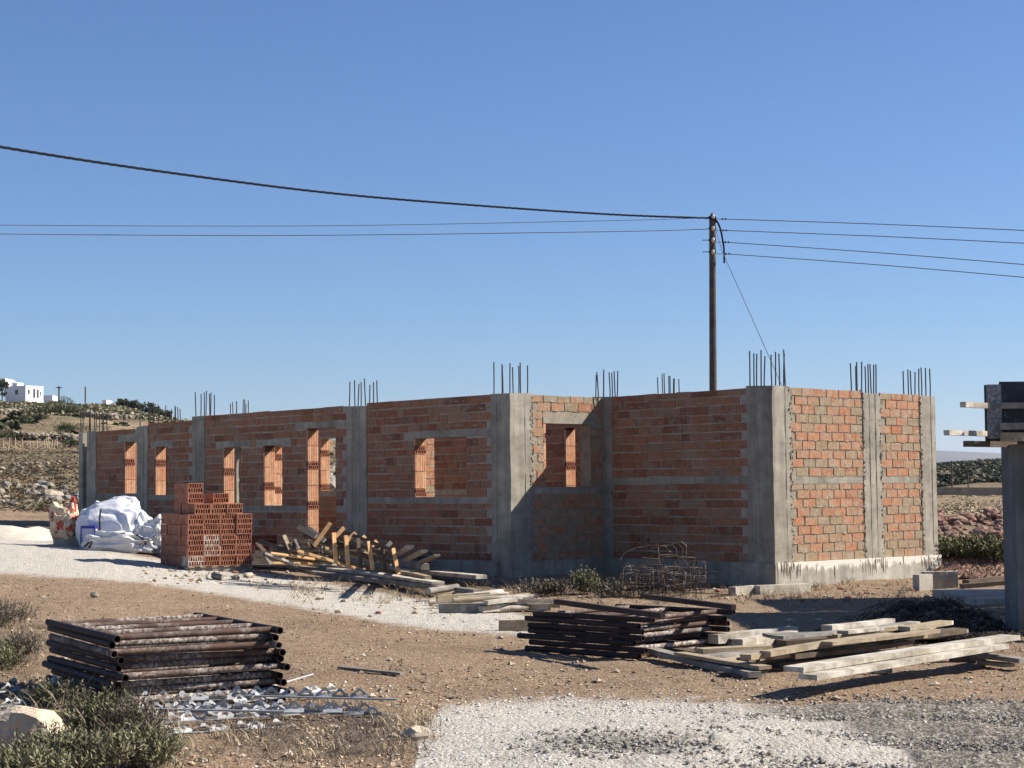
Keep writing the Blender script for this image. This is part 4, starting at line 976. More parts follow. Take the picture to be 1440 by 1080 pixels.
# ------------------------------------------------------------------ plants
def shrub(name, c, rx, ry, rz, n, lsz, mats, label, group=None, cat='shrub', per=7, sprig=.16, lean=.5, seed=0, sub=False, base=.1, twigs=True):
    rs = random.Random(seed + int(abs(c[0]) * 100)); m = MB(); c = V(c); tw = MB()
    lobes = [(V((rs.uniform(-.55, .55) * rx, rs.uniform(-.55, .55) * ry, rs.uniform(0, .35) * rz)), rs.uniform(.45, .8)) for _ in range(6)]
    for k in range(n):
        lc, ls = rs.choice(lobes)
        while True:
            q = V((rs.uniform(-1, 1), rs.uniform(-1, 1), rs.uniform(-.1, 1)))
            if .25 < q.length < 1: break
        p = c + lc + V((q.x * rx * ls, q.y * ry * ls, max(0, q.z) * rz * ls + base * rz))
        dr = V((q.x * lean + rs.uniform(-.4, .4), q.y * lean + rs.uniform(-.4, .4), .55 + max(0, q.z) + rs.uniform(-.2, .3))).normalized()
        mi = 0 if rs.random() < .75 else 1
        L = sprig * rs.uniform(.6, 1.3)
        if twigs and k % 2 == 0: tw.tube([p - dr * L * .3, p + dr * L], .0018 if lsz < .05 else lsz * .05, 3, caps=False)
        for j in range(per):
            t = j / per; o = p + dr * (L * t); a = rs.uniform(0, 6.28)
            sd = (dr.orthogonal().normalized()); sd.rotate(Matrix.Rotation(a, 3, dr)) if False else None
            x = dr.orthogonal().normalized(); y = dr.cross(x); sdv = x * math.cos(a) + y * math.sin(a)
            tip = o + (sdv * .75 + dr * .7) * lsz * rs.uniform(.7, 1.3); w = (sdv.cross(dr)) * lsz * .17; mid = (o + tip) / 2
            m.add([o, mid + w, tip, mid - w], [(0, 1, 2, 3)], mi)
    root = empty(name, c, label, cat, group)
    part(m, 'foliage', mats, root)
    s = tw
    for k in range(9):
        a = rs.uniform(0, 6.28); s.tube([c - V((0, 0, .05)), c + V((math.cos(a) * rx * .4, math.sin(a) * ry * .4, rz * .4)), c + V((math.cos(a) * rx * .75, math.sin(a) * ry * .75, rz * .75))], max(.004, lsz * .08), 4)
    part(s, 'stems', M['twig'], root)
    return root
GSH = 'green heath shrubs at the near edge'
fg = [(130, 1040, .32, .26, .19, 640, 'leaf', 'largest green heath shrub in front of the metal strips'), (120, 1082, .36, .26, .14, 560, 'leaf', 'green heath shrub below the pale boulder, on its right side'), (195, 1084, .22, .2, .13, 360, 'leaf', 'bright green little shrub right of the shrubs by the boulder'),
      (30, 1096, .30, .2, .07, 320, 'leaf', 'low green shrub directly below the pale boulder'), (8, 942, .22, .3, .15, 420, 'leaf', 'green shrub left of the scaffold stack at the picture edge'), (80, 996, .14, .14, .1, 200, 'leaf', 'small green shrub between scaffold stack and boulder'),
      (0, 880, .36, .4, .2, 420, 'leaf_grey', 'dry grey-brown shrub farther back at the left edge'), (185, 1050, .2, .18, .17, 420, 'leaf_grey', 'dry brownish shrub right beside the largest green shrub'), (25, 930, .2, .22, .15, 260, 'leaf_grey', 'dry grey shrub just left of the scaffold frame ends')]
for i, (px, py, rx, ry, rz, n, mt, lab) in enumerate(fg):
    p = gp(px, py); shrub('heath_shrub', p, rx, ry, rz, n, .034, [M[mt], M['leaf_grey' if mt == 'leaf' else 'twig']], lab, GSH, seed=i, sprig=.13)
p = gp(822, 836); shrub('green_shrub', p, .2, .18, .21, 320, .05, [M['leaf'], M['leaf_grey']], 'small green shrub in front of the shaded wall of the house', None, seed=31)
p = gp(760, 838); shrub('dry_shrub', p, .4, .2, .11, 220, .05, [M['leaf_grey'], M['twig']], 'dry brown shrub left of the small green shrub by the wall', None, seed=32)
p = gp(612, 805); shrub('dry_shrub', p, .45, .25, .28, 320, .06, [M['leaf_grey'], M['twig']], 'dry brown shrub at the wall foot behind the tilted slats', None, seed=33)
p = gp(870, 840); shrub('dry_shrub', p, .3, .2, .11, 160, .05, [M['leaf_grey'], M['twig']], 'dry low shrub left of the rebar tangle', None, seed=34)
def grass(name, mat, label, n, test, hgt, x0, x1, y0, y1, w=.0035, lean=.8):
    m = MB(); k = 0; tr = 0
    while k < n and tr < n * 20:
        tr += 1; px, py = ru(x0, x1), ru(y0, y1)
        if rnd() > test(px, py): continue
        p = gp(px, py)
        for j in range(5):
            a = ru(0, 6.28); L = hgt * ru(.4, 1.4); q = p + V((ru(-.05, .05), ru(-.05, .05), -.005)); d = V((math.cos(a) * lean * rnd(), math.sin(a) * lean * rnd(), ru(.15, 1))).normalized(); x = V((math.sin(a + 1), math.cos(a + 1), 0)) * w
            mid = q + d * L * .55; tip = q + d * L + V((math.cos(a), math.sin(a), -.3)) * L * .25
            m.add([q - x, q + x, mid + x * .7, tip, mid - x * .7], [(0, 1, 2, 4), (4, 2, 3)])
        k += 1
    return tag(m.build(name, mat), label, None, None, 'stuff')
grass('dry_grass', M['straw'], 'dry straw-coloured grass around the shrubs and strips', 900, lambda x, y: masks(x, y)[2] * max(0, .3 + 1.6 * nz(x * .015, y * .02)), .085, -40, 640, 880, 1085)
grass('dry_twigs', M['twig'], 'dry brown twigs and stalks matted on the ground', 1700, lambda x, y: masks(x, y)[2] * max(.05, .3 + 1.4 * nz(x * .015 + 9, y * .02)), .085, -40, 660, 880, 1085, .003, 2.4)
grass('dry_grass', M['twig'], 'dry weeds along the foot of the house', 550, lambda x, y: max(0, .35 + nz(x * .02, y * .06)), .10, 480, 1290, 818, 850, .005, 1.2)
grass('dry_grass', M['straw'], 'pale dry weeds along the foot of the house', 500, lambda x, y: max(0, .3 + nz(x * .02 + 3, y * .06)), .15, 360, 1250, 812, 850, .005, 1.2)
grass('dry_twigs', M['twig'], 'brown weeds scattered on the bare earth', 260, lambda x, y: max(0, nz(x * .012 + 5, y * .03)) * (1 - masks(x, y)[0]), .07, 0, 1440, 850, 985, .004, 1.6)

m = MB()
for k in range(300):                                        # crumbs of broken brick and mortar by the pile, the heap and the wall foot
    q = rnd()
    px, py = (ru(200, 420), ru(797, 822)) if q < .45 else ((ru(420, 760), ru(812, 872)) if q < .75 else (ru(1000, 1330), ru(822, 850)))
    p = gp(px, py); s_ = ru(.010, .032) * (.7 + rnd()); m.rock(p + V((0, 0, s_ * .3)), (s_ * 1.3, s_, s_ * .6), 0 if rnd() < .14 else 1, 1, .35)
tag(m.build('rubble', [M['clay'], M['stone_tan']]), 'broken brick and mortar crumbs scattered along the house', None, None, 'stuff')
grass('dry_stalks', M['straw'], 'tall dry stalks standing among the green shrubs', 60, lambda x, y: .8, .24, 20, 260, 985, 1084, .0022, .5)
for (x0, y0, x1, y1, mt, lab) in ((478, 941, 566, 951, 'wood_grey', 'thin grey board lying alone on the bare earth'), (1000, 604 + 236, 1035, 838, 'wood_dark', 'short dark stick lying by the rebar heap'), (672, 788 + 70, 735, 852, 'wood_tan', 'long thin pale stick behind the post heap'), (1010, 949, 1060, 955, 'wood_dark', 'dark stick on the earth left of the white planks')):
    a, b = gp(x0, y0), gp(x1, y1); m = MB(); m.beam(a + V((0, 0, .015)), b + V((0, 0, .02)), .05, .02); tag(m.build('timber_scrap', M[mt]), lab, 'stick')
# pale boulder, mid stones
def boulder(px, py, sz, mat, label, group=None, rough=.3, sub=2, sink=.3, cat='rock', name='boulder'):
    p = gp(px, py); m = MB(); m.rock(p + V((0, 0, sz[2] * (1 - sink))), sz, 0, sub, rough); return tag(m.build(name, mat), label, cat, group)
p = gp(40, 1056)
m = MB(); vs, fs = ICO[3]
o = []
for v in vs:
    k = max(abs(v.x) * .9 + abs(v.z) * .5, abs(v.z) * .95 + abs(v.x + v.y * .3) * .35, abs(v.y)) ; w = v / max(k, .5) * .85
    w = w * (1 + .10 * noise.noise(v * 2.2) + .05 * noise.noise(v * 6))
    o.append(p + V((w.x * .25 - .05, w.y * .2, w.z * .18 + .10)))
m.add(o, fs); tag(m.build('boulder', M['stone_tan']), 'large pale angular boulder among the green shrubs', 'rock')
for (px, py, s, lab) in ((585, 1040, .07, 'small tan rock at the left edge of the white gravel patch'), (133, 840, .06, 'dark rust-brown stone alone on the bare earth'), (305, 815, .09, 'grey broken stone right before the big brick pile'), (332, 815, .06, 'small grey stone beside the broken stone at the brick pile'), (350, 812, .075, 'pale stone at the right foot of the brick pile'), (995, 985, .0, '')):
    if s: boulder(px, py, (s * 1.3, s, s * .7), M['stone_tan' if s < .08 and px > 200 else 'stone'], lab, None, cat='rock', name='loose_stone')

# ------------------------------------------------------------------ right: concrete frame with formwork
YC = 18.6
cl = at(1411, 760, YC + .5)
fr = empty('concrete_shell', V((cl.x + .3, YC, 0)), 'shade-darkened concrete column with timber formwork and beam ends overhead, at the right', 'concrete frame')
zt = at(1411, 625, YC).z
m = MB(); m.box(V((cl.x + .30, YC + .25, zt / 2 - .1)), (.60, .50, zt + .2)); part(m, 'column', M['concrete_shade_tone'], fr)
zT, z2 = at(1411, 537, YC).z, at(1411, 612, YC).z
x5 = at(1405, 580, YC).x
m = MB(); m.box(V((x5 + 2.6, YC - .03, (zT + zt) / 2 + .02)), (5.2, .03, zT - zt - .04)); part(m, 'formwork_panel', M['panel'], fr)
m = MB(); m.box(V((x5 + 2.6, YC + .56, (zT + zt) / 2 + .02)), (5.2, .03, zT - zt - .04)); part(m, 'formwork_panel', M['panel'], fr)
m = MB(); a = at(1386, 541, YC - .05); b = at(1386, 617, YC - .05); m.box(V((a.x + .075, YC - .08, (a.z + b.z) / 2)), (.15, .022, a.z - b.z)); part(m, 'end_panel', M['panel_grey'], fr)
for (px0, py, mt, hh, w_) in ((1354, 569, 'wood_white', .055, .07), (1331, 608.5, 'wood_white', .055, .07), (1359, 624, 'wood_dark', .06, .08)):
    a = at(px0, py, YC - .36 if mt == 'wood_white' else YC - .25); m = MB(); m.beam(a, a + uu * 1.9, w_, hh); part(m, 'beam_end', M[mt], fr)
for (py, hh) in ((571, .06), (600, .07), (615, .09)):
    m = MB(); a = at(1404, py, YC - .1); m.box(V((a.x + 2.5, YC - .20 if py > 610 else YC - .18, a.z)), (5.0, .07, hh)); part(m, 'waling', M['wood_grey' if py != 615 else 'wood_tan'], fr)
m = MB(); m.box(V((cl.x + 4.5, YC + .25, zt / 2 - .1)), (.5, .5, zt + .2)); part(m, 'column', M['concrete'], fr)
m = MB(); m.box(V((9.6, 21.3, 3.35)), (5.0, 4.2, .14)); m.box(V((10.4, 24.8, 3.35)), (5.0, 2.7, .14)); part(m, 'slab_deck', M['wood_grey'], fr)
for k in range(4):
    m = MB(); m.box(V((8.4 + (k % 2) * 3.2, YC + 2.6 + 2.6 * (k // 2), 1.6)), (.3, .3, 3.36)); part(m, 'column', M['concrete'], fr) if k % 2 else None
# low concrete slab in front of it and the small block at the house end
a = gp(1300, 838); b = gp(1430, 868)
m = MB(); c = V((at(1370, 852, 24.2).x + 1.25, 24.4, -.07)); m.box(c, (3.0, 2.3, .36)); tag(m.build('concrete_slab', M['plinth']), 'low pale concrete slab between the house and the concrete column', 'slab')
g = gp(1315, 832)
m = MB(); m.box(g + V((-.1, .35, .10)), (.34, .12, .28), (uu, vv, ZZ)); m.box(g + V((.22, .62, .12)), (.55, .10, .30), (V((.98, .1, 0)), V((-.1, .98, 0)), ZZ)); tag(m.build('concrete_kerb_block', M['plinth']), 'small concrete kerb block at the end of the house plinth', 'block')
for (x0, y0, x1, y1, lab) in ((1358, 828, 1425, 822, 'brown plank lying behind the concrete slab, upper one'), (1352, 834, 1425, 830, 'brown plank lying behind the concrete slab, lower one')):
    p, q = gp(x0, y0), gp(x1, y1); m = MB(); m.beam(p + V((0, 0, .1)), q + V((0, 0, .12)), .12, .06); tag(m.build('timber_plank', M['wood_dark']), lab, 'plank')
# dark heap of soil and roots
m = MB(); c = gp(1305, 886); rs = random.Random(9)
for k in range(520):
    a = rs.uniform(0, 6.28); q = rs.random() ** .6; x, y = c.x + math.cos(a) * q * .98, c.y + math.sin(a) * q * .9
    p = G(x, y); s = rs.uniform(.015, .06); m.rock(p + V((0, 0, s * .2)), (s, s * .8, s * .6), 0, 1, .4)
for k in range(700):
    a = rs.uniform(0, 6.28); q = rs.random() ** .6; x, y = c.x + math.cos(a) * q * 1.15, c.y + math.sin(a) * q * 1.0; p = G(x, y); a2 = rs.uniform(0, 6.28)
    m.tube([p, p + V((math.cos(a2) * .1, math.sin(a2) * .1, .07)), p + V((math.cos(a2) * .22, math.sin(a2) * .22, .02))], .004, 3, caps=False)
tag(m.build('soil_heap', M['soil']), 'dark shaded heap of soil and roots behind the plank pile', 'soil heap')

# ------------------------------------------------------------------ utility pole and wires
YP = 50.0
pt = at(1001.5, 299, YP); pb_ = V((at(1000.5, 545, YP).x, YP, h(5.6, 50) - .3))
pole = empty('utility_pole', pb_, 'weathered wooden utility pole rising behind the house', 'utility pole')
m = MB(); m.tube([pb_, pb_.lerp(pt, .5), pt - V((0, 0, .35)), pt - V((0, 0, .12)), pt], [.115, .105, .092, .09, .015], 14); part(m, 'pole_shaft', M['bark'], pole)
m = MB(); m.box(pt + V((.05, -.06, -.22)), (.12, .03, .16)); part(m, 'cap_plate', M['iron'], pole)
for py in (306, 322, 338.5, 355):
    c = at(1001, py, YP); b = MB(); b.box(c + V((0, -.11, 0)), (.21, .03, .05)); b.tube([c + V((-.1, -.13, 0)), c + V((-.28 if py > 330 else -.1001, -.13, .0))], .012, 6); br = part(b, 'bracket', M['iron'], pole)
    i_ = MB(); i_.tube([c + V((.02, -.13, -.07)), c + V((.02, -.15, -.02)), c + V((.02, -.15, .03)), c + V((.02, -.13, .07))], [.02, .05, .045, .02], 8); part(i_, 'insulator', M['ceramic'], pole, br)
for py, dx in ((308, 15), (324, 16), (340.5, 19), (357, 20)):
    b = MB()
    for k in (0, .09):
        c = at(1001 + dx, py, YP) + V((k, 0, 0)); b.tube([c + V((-.03, 0, 0)), c, c + V((.03, 0, 0))], [.012, .036, .012], 8)
    c = at(1001 + dx, py, YP); b.tube([c, V((pt.x + .08, YP, c.z))], .008, 5); part(b, 'tension_insulator', M['iron'], pole)
def smooth(pts, n=12):
    out = []
    P = [2 * pts[0] - pts[1]] + pts + [2 * pts[-1] - pts[-2]]
    for i in range(1, len(P) - 2):
        for k in range(n):
            t = k / n; a, b, c, d = P[i - 1], P[i], P[i + 1], P[i + 2]
            out.append(.5 * ((2 * b) + (c - a) * t + (2 * a - 5 * b + 4 * c - d) * t * t + (3 * b - 3 * c + d - a) * t ** 3))
    return out + [pts[-1]]
def wire(pts, r, mat, label, name='power_line', grp=None, twist=False):
    P = smooth([at(*p) for p in pts], 40 if twist else 10); m = MB()
    if twist:
        L = 0
        for s in range(3):
            q = []; L = 0
            for i, p in enumerate(P):
                if i: L += (P[i] - P[i - 1]).length
                a = L * 8.0 + s * 2.094; q.append(p + V((0, math.cos(a), math.sin(a))) * r * 1.05)
            m.tube(q, r, 5)
    else: m.tube(P, r, 5)
    return tag(m.build(name, mat), label, 'cable' if twist else 'wire', grp)
wire([(-260, 158, 27), (0, 206.5, 32), (240, 243, 36.5), (480, 273, 41), (720, 292.5, 45.2), (870, 302, 48), (975, 306, 49.8), (996, 306.5, 50)], .015, M['cable'], 'thick black twisted cable sagging from the pole to the left', 'aerial_cable', None, True)
m = MB(); m.tube(smooth([at(996, 306, 49.88), at(1001, 308, 49.85), at(1008, 311, 49.85), at(1013, 322, 49.9), at(1016, 336, 49.9), at(1018, 350, 49.9), at(1018.5, 370, 49.9)], 6), .028, 6); tag(m.build('cable_tail', M['cable']), 'black cable end drooping down beside the pole top', 'cable')
wire([(-260, 313, 38), (0, 316.5, 42), (450, 317.5, 46), (870, 310, 49), (1000, 306, 50)], .0085, M['wire'], 'thin wire left of the pole, the upper one', grp='wires left of the pole')
wire([(-260, 325, 38), (0, 329, 42), (420, 331, 46), (870, 325.5, 49), (1000, 322, 50)], .0105, M['wire'], 'thin wire left of the pole, the lower one', grp='wires left of the pole')
for k, (y0, ym, y1, y2) in enumerate(((308, 315, 324, 333), (324, 332, 342, 352), (340.5, 355, 372, 390), (357, 372, 390, 408))):
    wire([(1018 + k, y0, 50), (1230, ym, 46), (1440, y1, 43), (1640, y2, 40)], .0105, M['wire'], f"thin wire running right from the pole, {['topmost', 'second from the top', 'third from the top', 'lowest'][k]}", grp='wires right of the pole')
m = MB(); m.tube([at(1006, 320, 49.9), at(1015, 352, 49), at(1099, 541, 44), at(1180, 725, 40.5)], .009, 5); tag(m.build('guy_wire', M['wire']), 'guy wire slanting down from the pole behind the house corner', 'wire')

# ------------------------------------------------------------------ background left: hill with house, walls, scrub
def abox(mb, px0, px1, py0, py1, Y, dep, mi=0):
    a, b = at(px0, py0, Y), at(px1, py1, Y); mb.box(((a.x + b.x) / 2, Y + dep / 2, (a.z + b.z) / 2), (b.x - a.x, dep, a.z - b.z), None, mi)
YH = 380
hs = empty('white_house', at(34, 561, YH), 'white flat-roofed house with arched windows on the hillside', 'house')
ax1 = V((.53, .85, 0)); ax2 = V((-.85, .53, 0))
pc_ = at(36, 560, YH)
def hb(s0, s1, d0, d1, z0, z1, name, mat, par=None):
    m = MB(); c = pc_ + ax1 * ((s0 + s1) / 2) + ax2 * ((d0 + d1) / 2) + ZZ * ((z0 + z1) / 2); m.box(c, (s1 - s0, d1 - d0, z1 - z0), (ax1, ax2, ZZ)); return part(m, name, mat, hs, par)
body = hb(0, 5.0, 0, 6.2, -1, 2.6, 'wall', M['white_wall'])
hb(-.05, 5.05, -.05, 6.25, 2.6, 2.75, 'roof_parapet', M['white_wall']); hb(.6, 2.2, 3.2, 4.6, 2.75, 3.5, 'roof_room', M['white_wall'])
hb(.6, 1.15, -.03, .02, .9, 1.9, 'window', M['dark_glass'])
hb(2.1, 2.75, -.03, .02, .2, 2.1, 'window', M['dark_glass']); hb(3.1, 3.7, -.03, .02, .2, 2.0, 'window', M['dark_glass']); hb(4.05, 4.35, -.03, .02, .7, 1.6, 'window', M['dark_glass'])
hb(-.03, .02, 2.3, 3.2, .9, 1.9, 'window', M['dark_glass'])
m = MB(); abox(m, 61, 74, 556, 563, 372, 4); tag(m.build('low_white_building', M['white_wall']), 'low white outbuilding just right of the white hillside house', 'building')
m = MB(); abox(m, 143.5, 150, 562.5, 572, 430, 6); abox(m, 150, 165, 565.5, 572, 432, 6); tag(m.build('low_white_building', M['white_wall']), 'small white building near the hilltop trees', 'building')
m = MB(); abox(m, 2, 7, 532, 545, 410, 8); abox(m, 7, 20, 537, 550, 415, 8); tag(m.build('low_white_building', M['white_wall']), 'white building partly behind the dark tree on the hilltop', 'building')
for (px, py0, py1, Y, arm, lab) in ((83, 543, 562, 360, 1, 'far utility pole with a cross-arm right of the white house'), (120, 544, 566, 380, 0, 'far plain utility pole on the hill crest')):
    m = MB(); a, b = at(px, py0, Y), at(px, py1, Y); m.tube([b, a], .16, 6)
    r_ = empty('utility_pole', b, lab, 'utility pole'); part(m, 'pole_shaft', M['bark'], r_)
    if arm: m = MB(); m.beam(a + V((-.65, 0, -.3)), a + V((.65, 0, -.3)), .2, .16); part(m, 'cross_arm', M['bark'], r_)
def tree(px, py, Y, hh, rx, lab, n=240, mat='leaf_dark', group='dark trees on the hill crest', seed=0, lsz=.55):
    b = at(px, py, Y); rs = random.Random(seed); root = empty('tree', b, lab, 'tree', group)
    m = MB(); m.tube([b - V((0, 0, 1)), b + V((rs.uniform(-.1, .1), 0, hh * .45)), b + V((0, 0, hh * .8))], [.14, .09, .04], 6)
    for k in range(5):
        a = rs.uniform(0, 6.28); z = hh * rs.uniform(.35, .7); m.tube([b + V((0, 0, z)), b + V((math.cos(a) * rx * .7, math.sin(a) * rx * .7, z + hh * .15))], .04, 4)
    part(m, 'trunk', M['bark'], root); m = MB()
    cl_ = [(V((rs.uniform(-.6, .6) * rx, rs.uniform(-.6, .6) * rx, hh * rs.uniform(.15, .85))), rs.uniform(.3, .55) * rx) for _ in range(9)]
    for k in range(n):
        c, r = rs.choice(cl_); d = V((rs.gauss(0, 1), rs.gauss(0, 1), rs.gauss(0, .7))).normalized() * r * rs.uniform(.5, 1.1); p = b + c + d
        x = V((rs.gauss(0, 1), rs.gauss(0, 1), rs.gauss(0, 1))).normalized(); y = x.orthogonal().normalized() * lsz * .4; x = x * lsz * .6
        m.add([p - x, p + y, p + x, p - y], [(0, 1, 2, 3)])
    part(m, 'crown', M[mat], root)
for k, (px, py, Y, hh, rx, lab) in enumerate([(3, 560, 372, 4.2, 1.5, 'dark tree left against the white hillside house'), (172, 573, 400, 1.7, 1.2, 'low dark tree, leftmost of the hill crest row'), (180, 575, 400, 1.9, 1.3, 'dark spreading tree second in the hill crest row'), (188, 577, 400, 2.4, 1.4, 'tallest dark tree of the hill crest row'), (198, 579, 400, 2.0, 1.5, 'dark tree right of the tallest in the hill crest row'), (210, 581, 395, 2.2, 1.1, 'dark ragged tree near the columns rebar on the crest'),
        (218, 584, 395, 2.0, 1.5, 'broad dark tree low on the right of the crest'), (228, 588, 390, 1.9, 1.3, 'small dark tree right of the broad one on the crest'), (237, 590, 390, 2.2, .8, 'narrow dark tree, last of the hill crest row'), (168, 572, 400, 2.2, .5, 'thin dark cypress-like tree by the small white building')]):
    tree(px, py, Y, hh, rx, lab, seed=k)
def tufts(name, mat, label, n, pick, size, per=14, flat=.6, th=.26):
    m = MB()
    for k in range(n):
        px, py, Y = pick()
        if Y: x = (px - 720) / FPX * Y; p = G(x, Y)
        else: p = gp(px, py)
        s = size * ru(.5, 1.5)
        for j in range(per):
            d = V((ru(-1, 1), ru(-1, 1), ru(0, 1) * flat)); c = p + d * s; a = ru(0, 6.28)
            x = V((math.cos(a), math.sin(a), ru(-.5, .9))).normalized() * s * .38; y = V((-math.sin(a), math.cos(a) * .4, ru(.2, 1))).normalized() * s * th
            m.add([c - x, c + y, c + x, c - y], [(0, 1, 2, 3)])
    return tag(m.build(name, mat), label, None, None, 'stuff')
def pick_left(y0, y1, x0, x1):
    return lambda: (ru(x0, x1), ru(y0, y1), None)
def pickY(Y0, Y1, x0, x1): return lambda: (ru(x0, x1), 0, Y0 * (Y1 / Y0) ** rnd())
tufts('hill_scrub', M['leaf_scrub'], 'olive dry scrub covering the upper hillside', 4200, pickY(230, 345, -60, 330), .62, 12)
tufts('hill_scrub', M['leaf_dark'], 'dark scrub bushes dotted over the upper hillside', 60, pickY(120, 345, -60, 480), .7, 24)
M['weed'] = leafm('brown_weed', (.14, .10, .06), (.22, .165, .10), (.30, .23, .145))
tufts('hill_scrub', M['weed'], 'tan weeds on the lower hillside', 2600, pickY(48, 220, -60, 520), .26, 9, th=.07)
tufts('hill_scrub', M['leaf_grey'], 'brown weeds on the lower hillside', 3400, pickY(44, 160, -60, 520), .26, 9, th=.07)
tufts('far_scrub', M['leaf_dark'], 'dark scrub covering the far low hill at the right', 9000, pickY(190, 640, 1230, 1500), .6, 10)
tufts('far_scrub', M['leaf_grey'], 'paler scrub patches on the far low hill', 1400, pickY(190, 640, 1230, 1500), .8, 10)
tufts('field_weeds', M['straw'], 'straw weeds on the flat field right of the house', 900, pickY(60, 130, 1230, 1500), .16, 8)
GH = 'dark bushes on the hillside'
for k, (px, py, rx, rz, lab) in enumerate([(100, 611, 1.9, 1.6, 'large round dark bush on the hillside left of the rebar'), (70, 584, 3.2, 1.8, 'broad dark bush below the olive scrub'), (100, 583, 2.4, 1.4, 'dark bush right of the broad dark bush'), (48, 592, 1.8, .9, 'low dark bush under the pale wall stones'), (6, 619, 1.6, 1.2, 'green bush at the left end of the fence'), (101, 629, 1.4, .9, 'low dark bush between fence and house wall'), (52, 567, 1.6, .5, 'olive bush in front of the white hillside house'), (83, 563, 2.6, 1.6, 'dark bush below the far pole with cross-arm')]):
    p = gp(px, py); k2 = p.y / FPX * 11
    shrub('hillside_bush', p, rx * k2, rx * k2, rz * k2 * .8, 420, .2 * k2, [M['leaf_dark'], M['leaf']], lab, GH, 'bush', per=5, sprig=.35 * k2, seed=60 + k, twigs=False)
def stone_wall(x0, y0, x1, y1, n, s, lab, mat='stone_far', jit=2, rows=2):
    m = MB()
    for k in range(n):
        t = (k + rnd()) / n; p = gp(x0 + (x1 - x0) * t, y0 + (y1 - y0) * t + ru(-jit, jit) * .3)
        for r_ in range(rows):
            q = s * ru(.6, 1.3); m.rock(p + V((ru(-.1, .1), ru(-.2, .2), q * .4 + r_ * s * .8)), (q, q * .8, q * .65), 0, 1, .35)
    return tag(m.build('dry_stone_wall', M[mat]), lab, 'stone wall')
stone_wall(0, 583, 58, 579, 40, .36, 'pale dry stone wall high on the hill under the scrub')
stone_wall(118, 585, 185, 591, 40, .36, 'pale dry stone wall behind the rebar on the hill')
stone_wall(18, 618, 112, 622, 80, .2, 'dry stone wall on the hillside behind the stake fence', rows=3)
stone_wall(-20, 658, 112, 653, 22, .10, 'collapsed dry stone wall of pale rocks left of the house', jit=5)
stone_wall(-20, 668, 60, 664, 10, .12, 'lower row of fallen pale wall rocks left of the house', jit=9)
stone_wall(340, 690, 475, 684, 60, .33, 'dry stone wall seen through the openings of the house', rows=3)
GF = 'fence stakes on the hillside'
for k, px in enumerate((4, 11, 22, 32, 43, 53, 63, 66, 69, 72, 76, 81)):
    p = gp(px, 635 - k * .3); m = MB(); hh = ru(.55, .75); m.tube([p, p + V((ru(-.08, .08), 0, hh))], .028, 5); tag(m.build('fence_stake', M['straw']), f'pale thin fence stake on the hillside, {ORD[k + 1]} from the left', 'stake', GF)
GBO = 'boulders heaped left of the house'
rs = random.Random(21)
bl = []
for k in range(34):
    px, py = rs.uniform(-15, 112), rs.uniform(686, 712); s = rs.uniform(.08, .22) * (1.3 if 55 < px < 90 else .9)
    p = gp(px, py); m = MB(); m.rock(p + V((0, 0, s * .45)), (s * rs.uniform(.8, 1.3), s, s * rs.uniform(.6, .95)), 0, 2, .32); o = m.build('boulder', M['stone' if rs.random() < .7 else 'stone_far']); bl.append((px, o, s))
for i, (px, o, s) in enumerate(sorted(bl, key=lambda q: q[0])):
    tag(o, 'grey boulder in the rock heap left of the house, behind the bags', 'rock', GBO)
for k in range(30):
    px, py = ru(380, 470), ru(672, 700); p = gp(px, py); s = ru(.25, .55); m = MB(); m.rock(p + V((0, 0, s * .4)), (s, s, s * .8), 0, 2, .3); tag(m.build('boulder', M['stone']), 'grey boulder behind the house, seen through its openings', 'rock', 'boulders seen through the openings')
# sand heap at the left edge
c = gp(5, 757); m = MB(); vs, fs = ICO[3]
m.add([V((c.x + v.x * 1.25, c.y + .6 + v.y * 1.0, c.z - .12 + max(-.2, v.z) * .34 * (1 + .35 * noise.noise(v * 2.2) + .15 * noise.noise(v * 6)) * (1 - .35 * (v.x * v.x + v.y * v.y)))) for v in vs], fs, 0, True); tag(m.build('sand_heap', M['sand']), 'low heap of pale sand on the white track, left of the cement bag', 'sand heap')

# ------------------------------------------------------------------ background right
GR = 'broken red rocks heaped right of the house'
rs = random.Random(33)
for k in range(250):
    px, py = rs.uniform(1312, 1432), rs.uniform(726, 768); s = rs.uniform(.08, .22) * (1.15 if k < 40 else .7)
    p = gp(px, py); m = MB(); m.rock(p + V((0, 0, s * .35)), (s * rs.uniform(.8, 1.3), s, s * rs.uniform(.5, .9)), 0, 2 if s > .2 else 1, .38); tag(m.build('broken_rock', M['stone_red']), 'reddish broken rock in the rubble heap right of the house', 'rock', GR)
m = MB()
for k in range(1500):
    px, py = rs.uniform(1308, 1430), rs.uniform(786, 815); p = gp(px, py); s = rs.uniform(.03, .10); vs, fs = OCT; a = Matrix.Rotation(rs.uniform(0, 6), 3, 'Z')
    m.add([p + V((0, 0, s * .3)) + a @ V((w.x * s * rs.uniform(.7, 1.3), w.y * s, w.z * s * .7)) for w in vs], fs)
tag(m.build('rubble', M['stone_red']), 'small reddish rubble spread behind the concrete slab', None, None, 'stuff')
for k, (px, py, rx, rz) in enumerate([(1328, 785, .5, .28), (1346, 787, .55, .26), (1366, 787, .6, .34), (1386, 788, .55, .3), (1405, 790, .55, .3)]):
    p = gp(px, py); shrub('green_bush', p, rx, rx * .7, rz * .8, 300, .07, [M['leaf'], M['leaf_dark']], f'dark low bush in the row before the red rubble, {ORD[k + 1]} from the house', 'bush row before the red rubble', 'bush', per=6, sprig=.22, seed=90 + k, twigs=False)
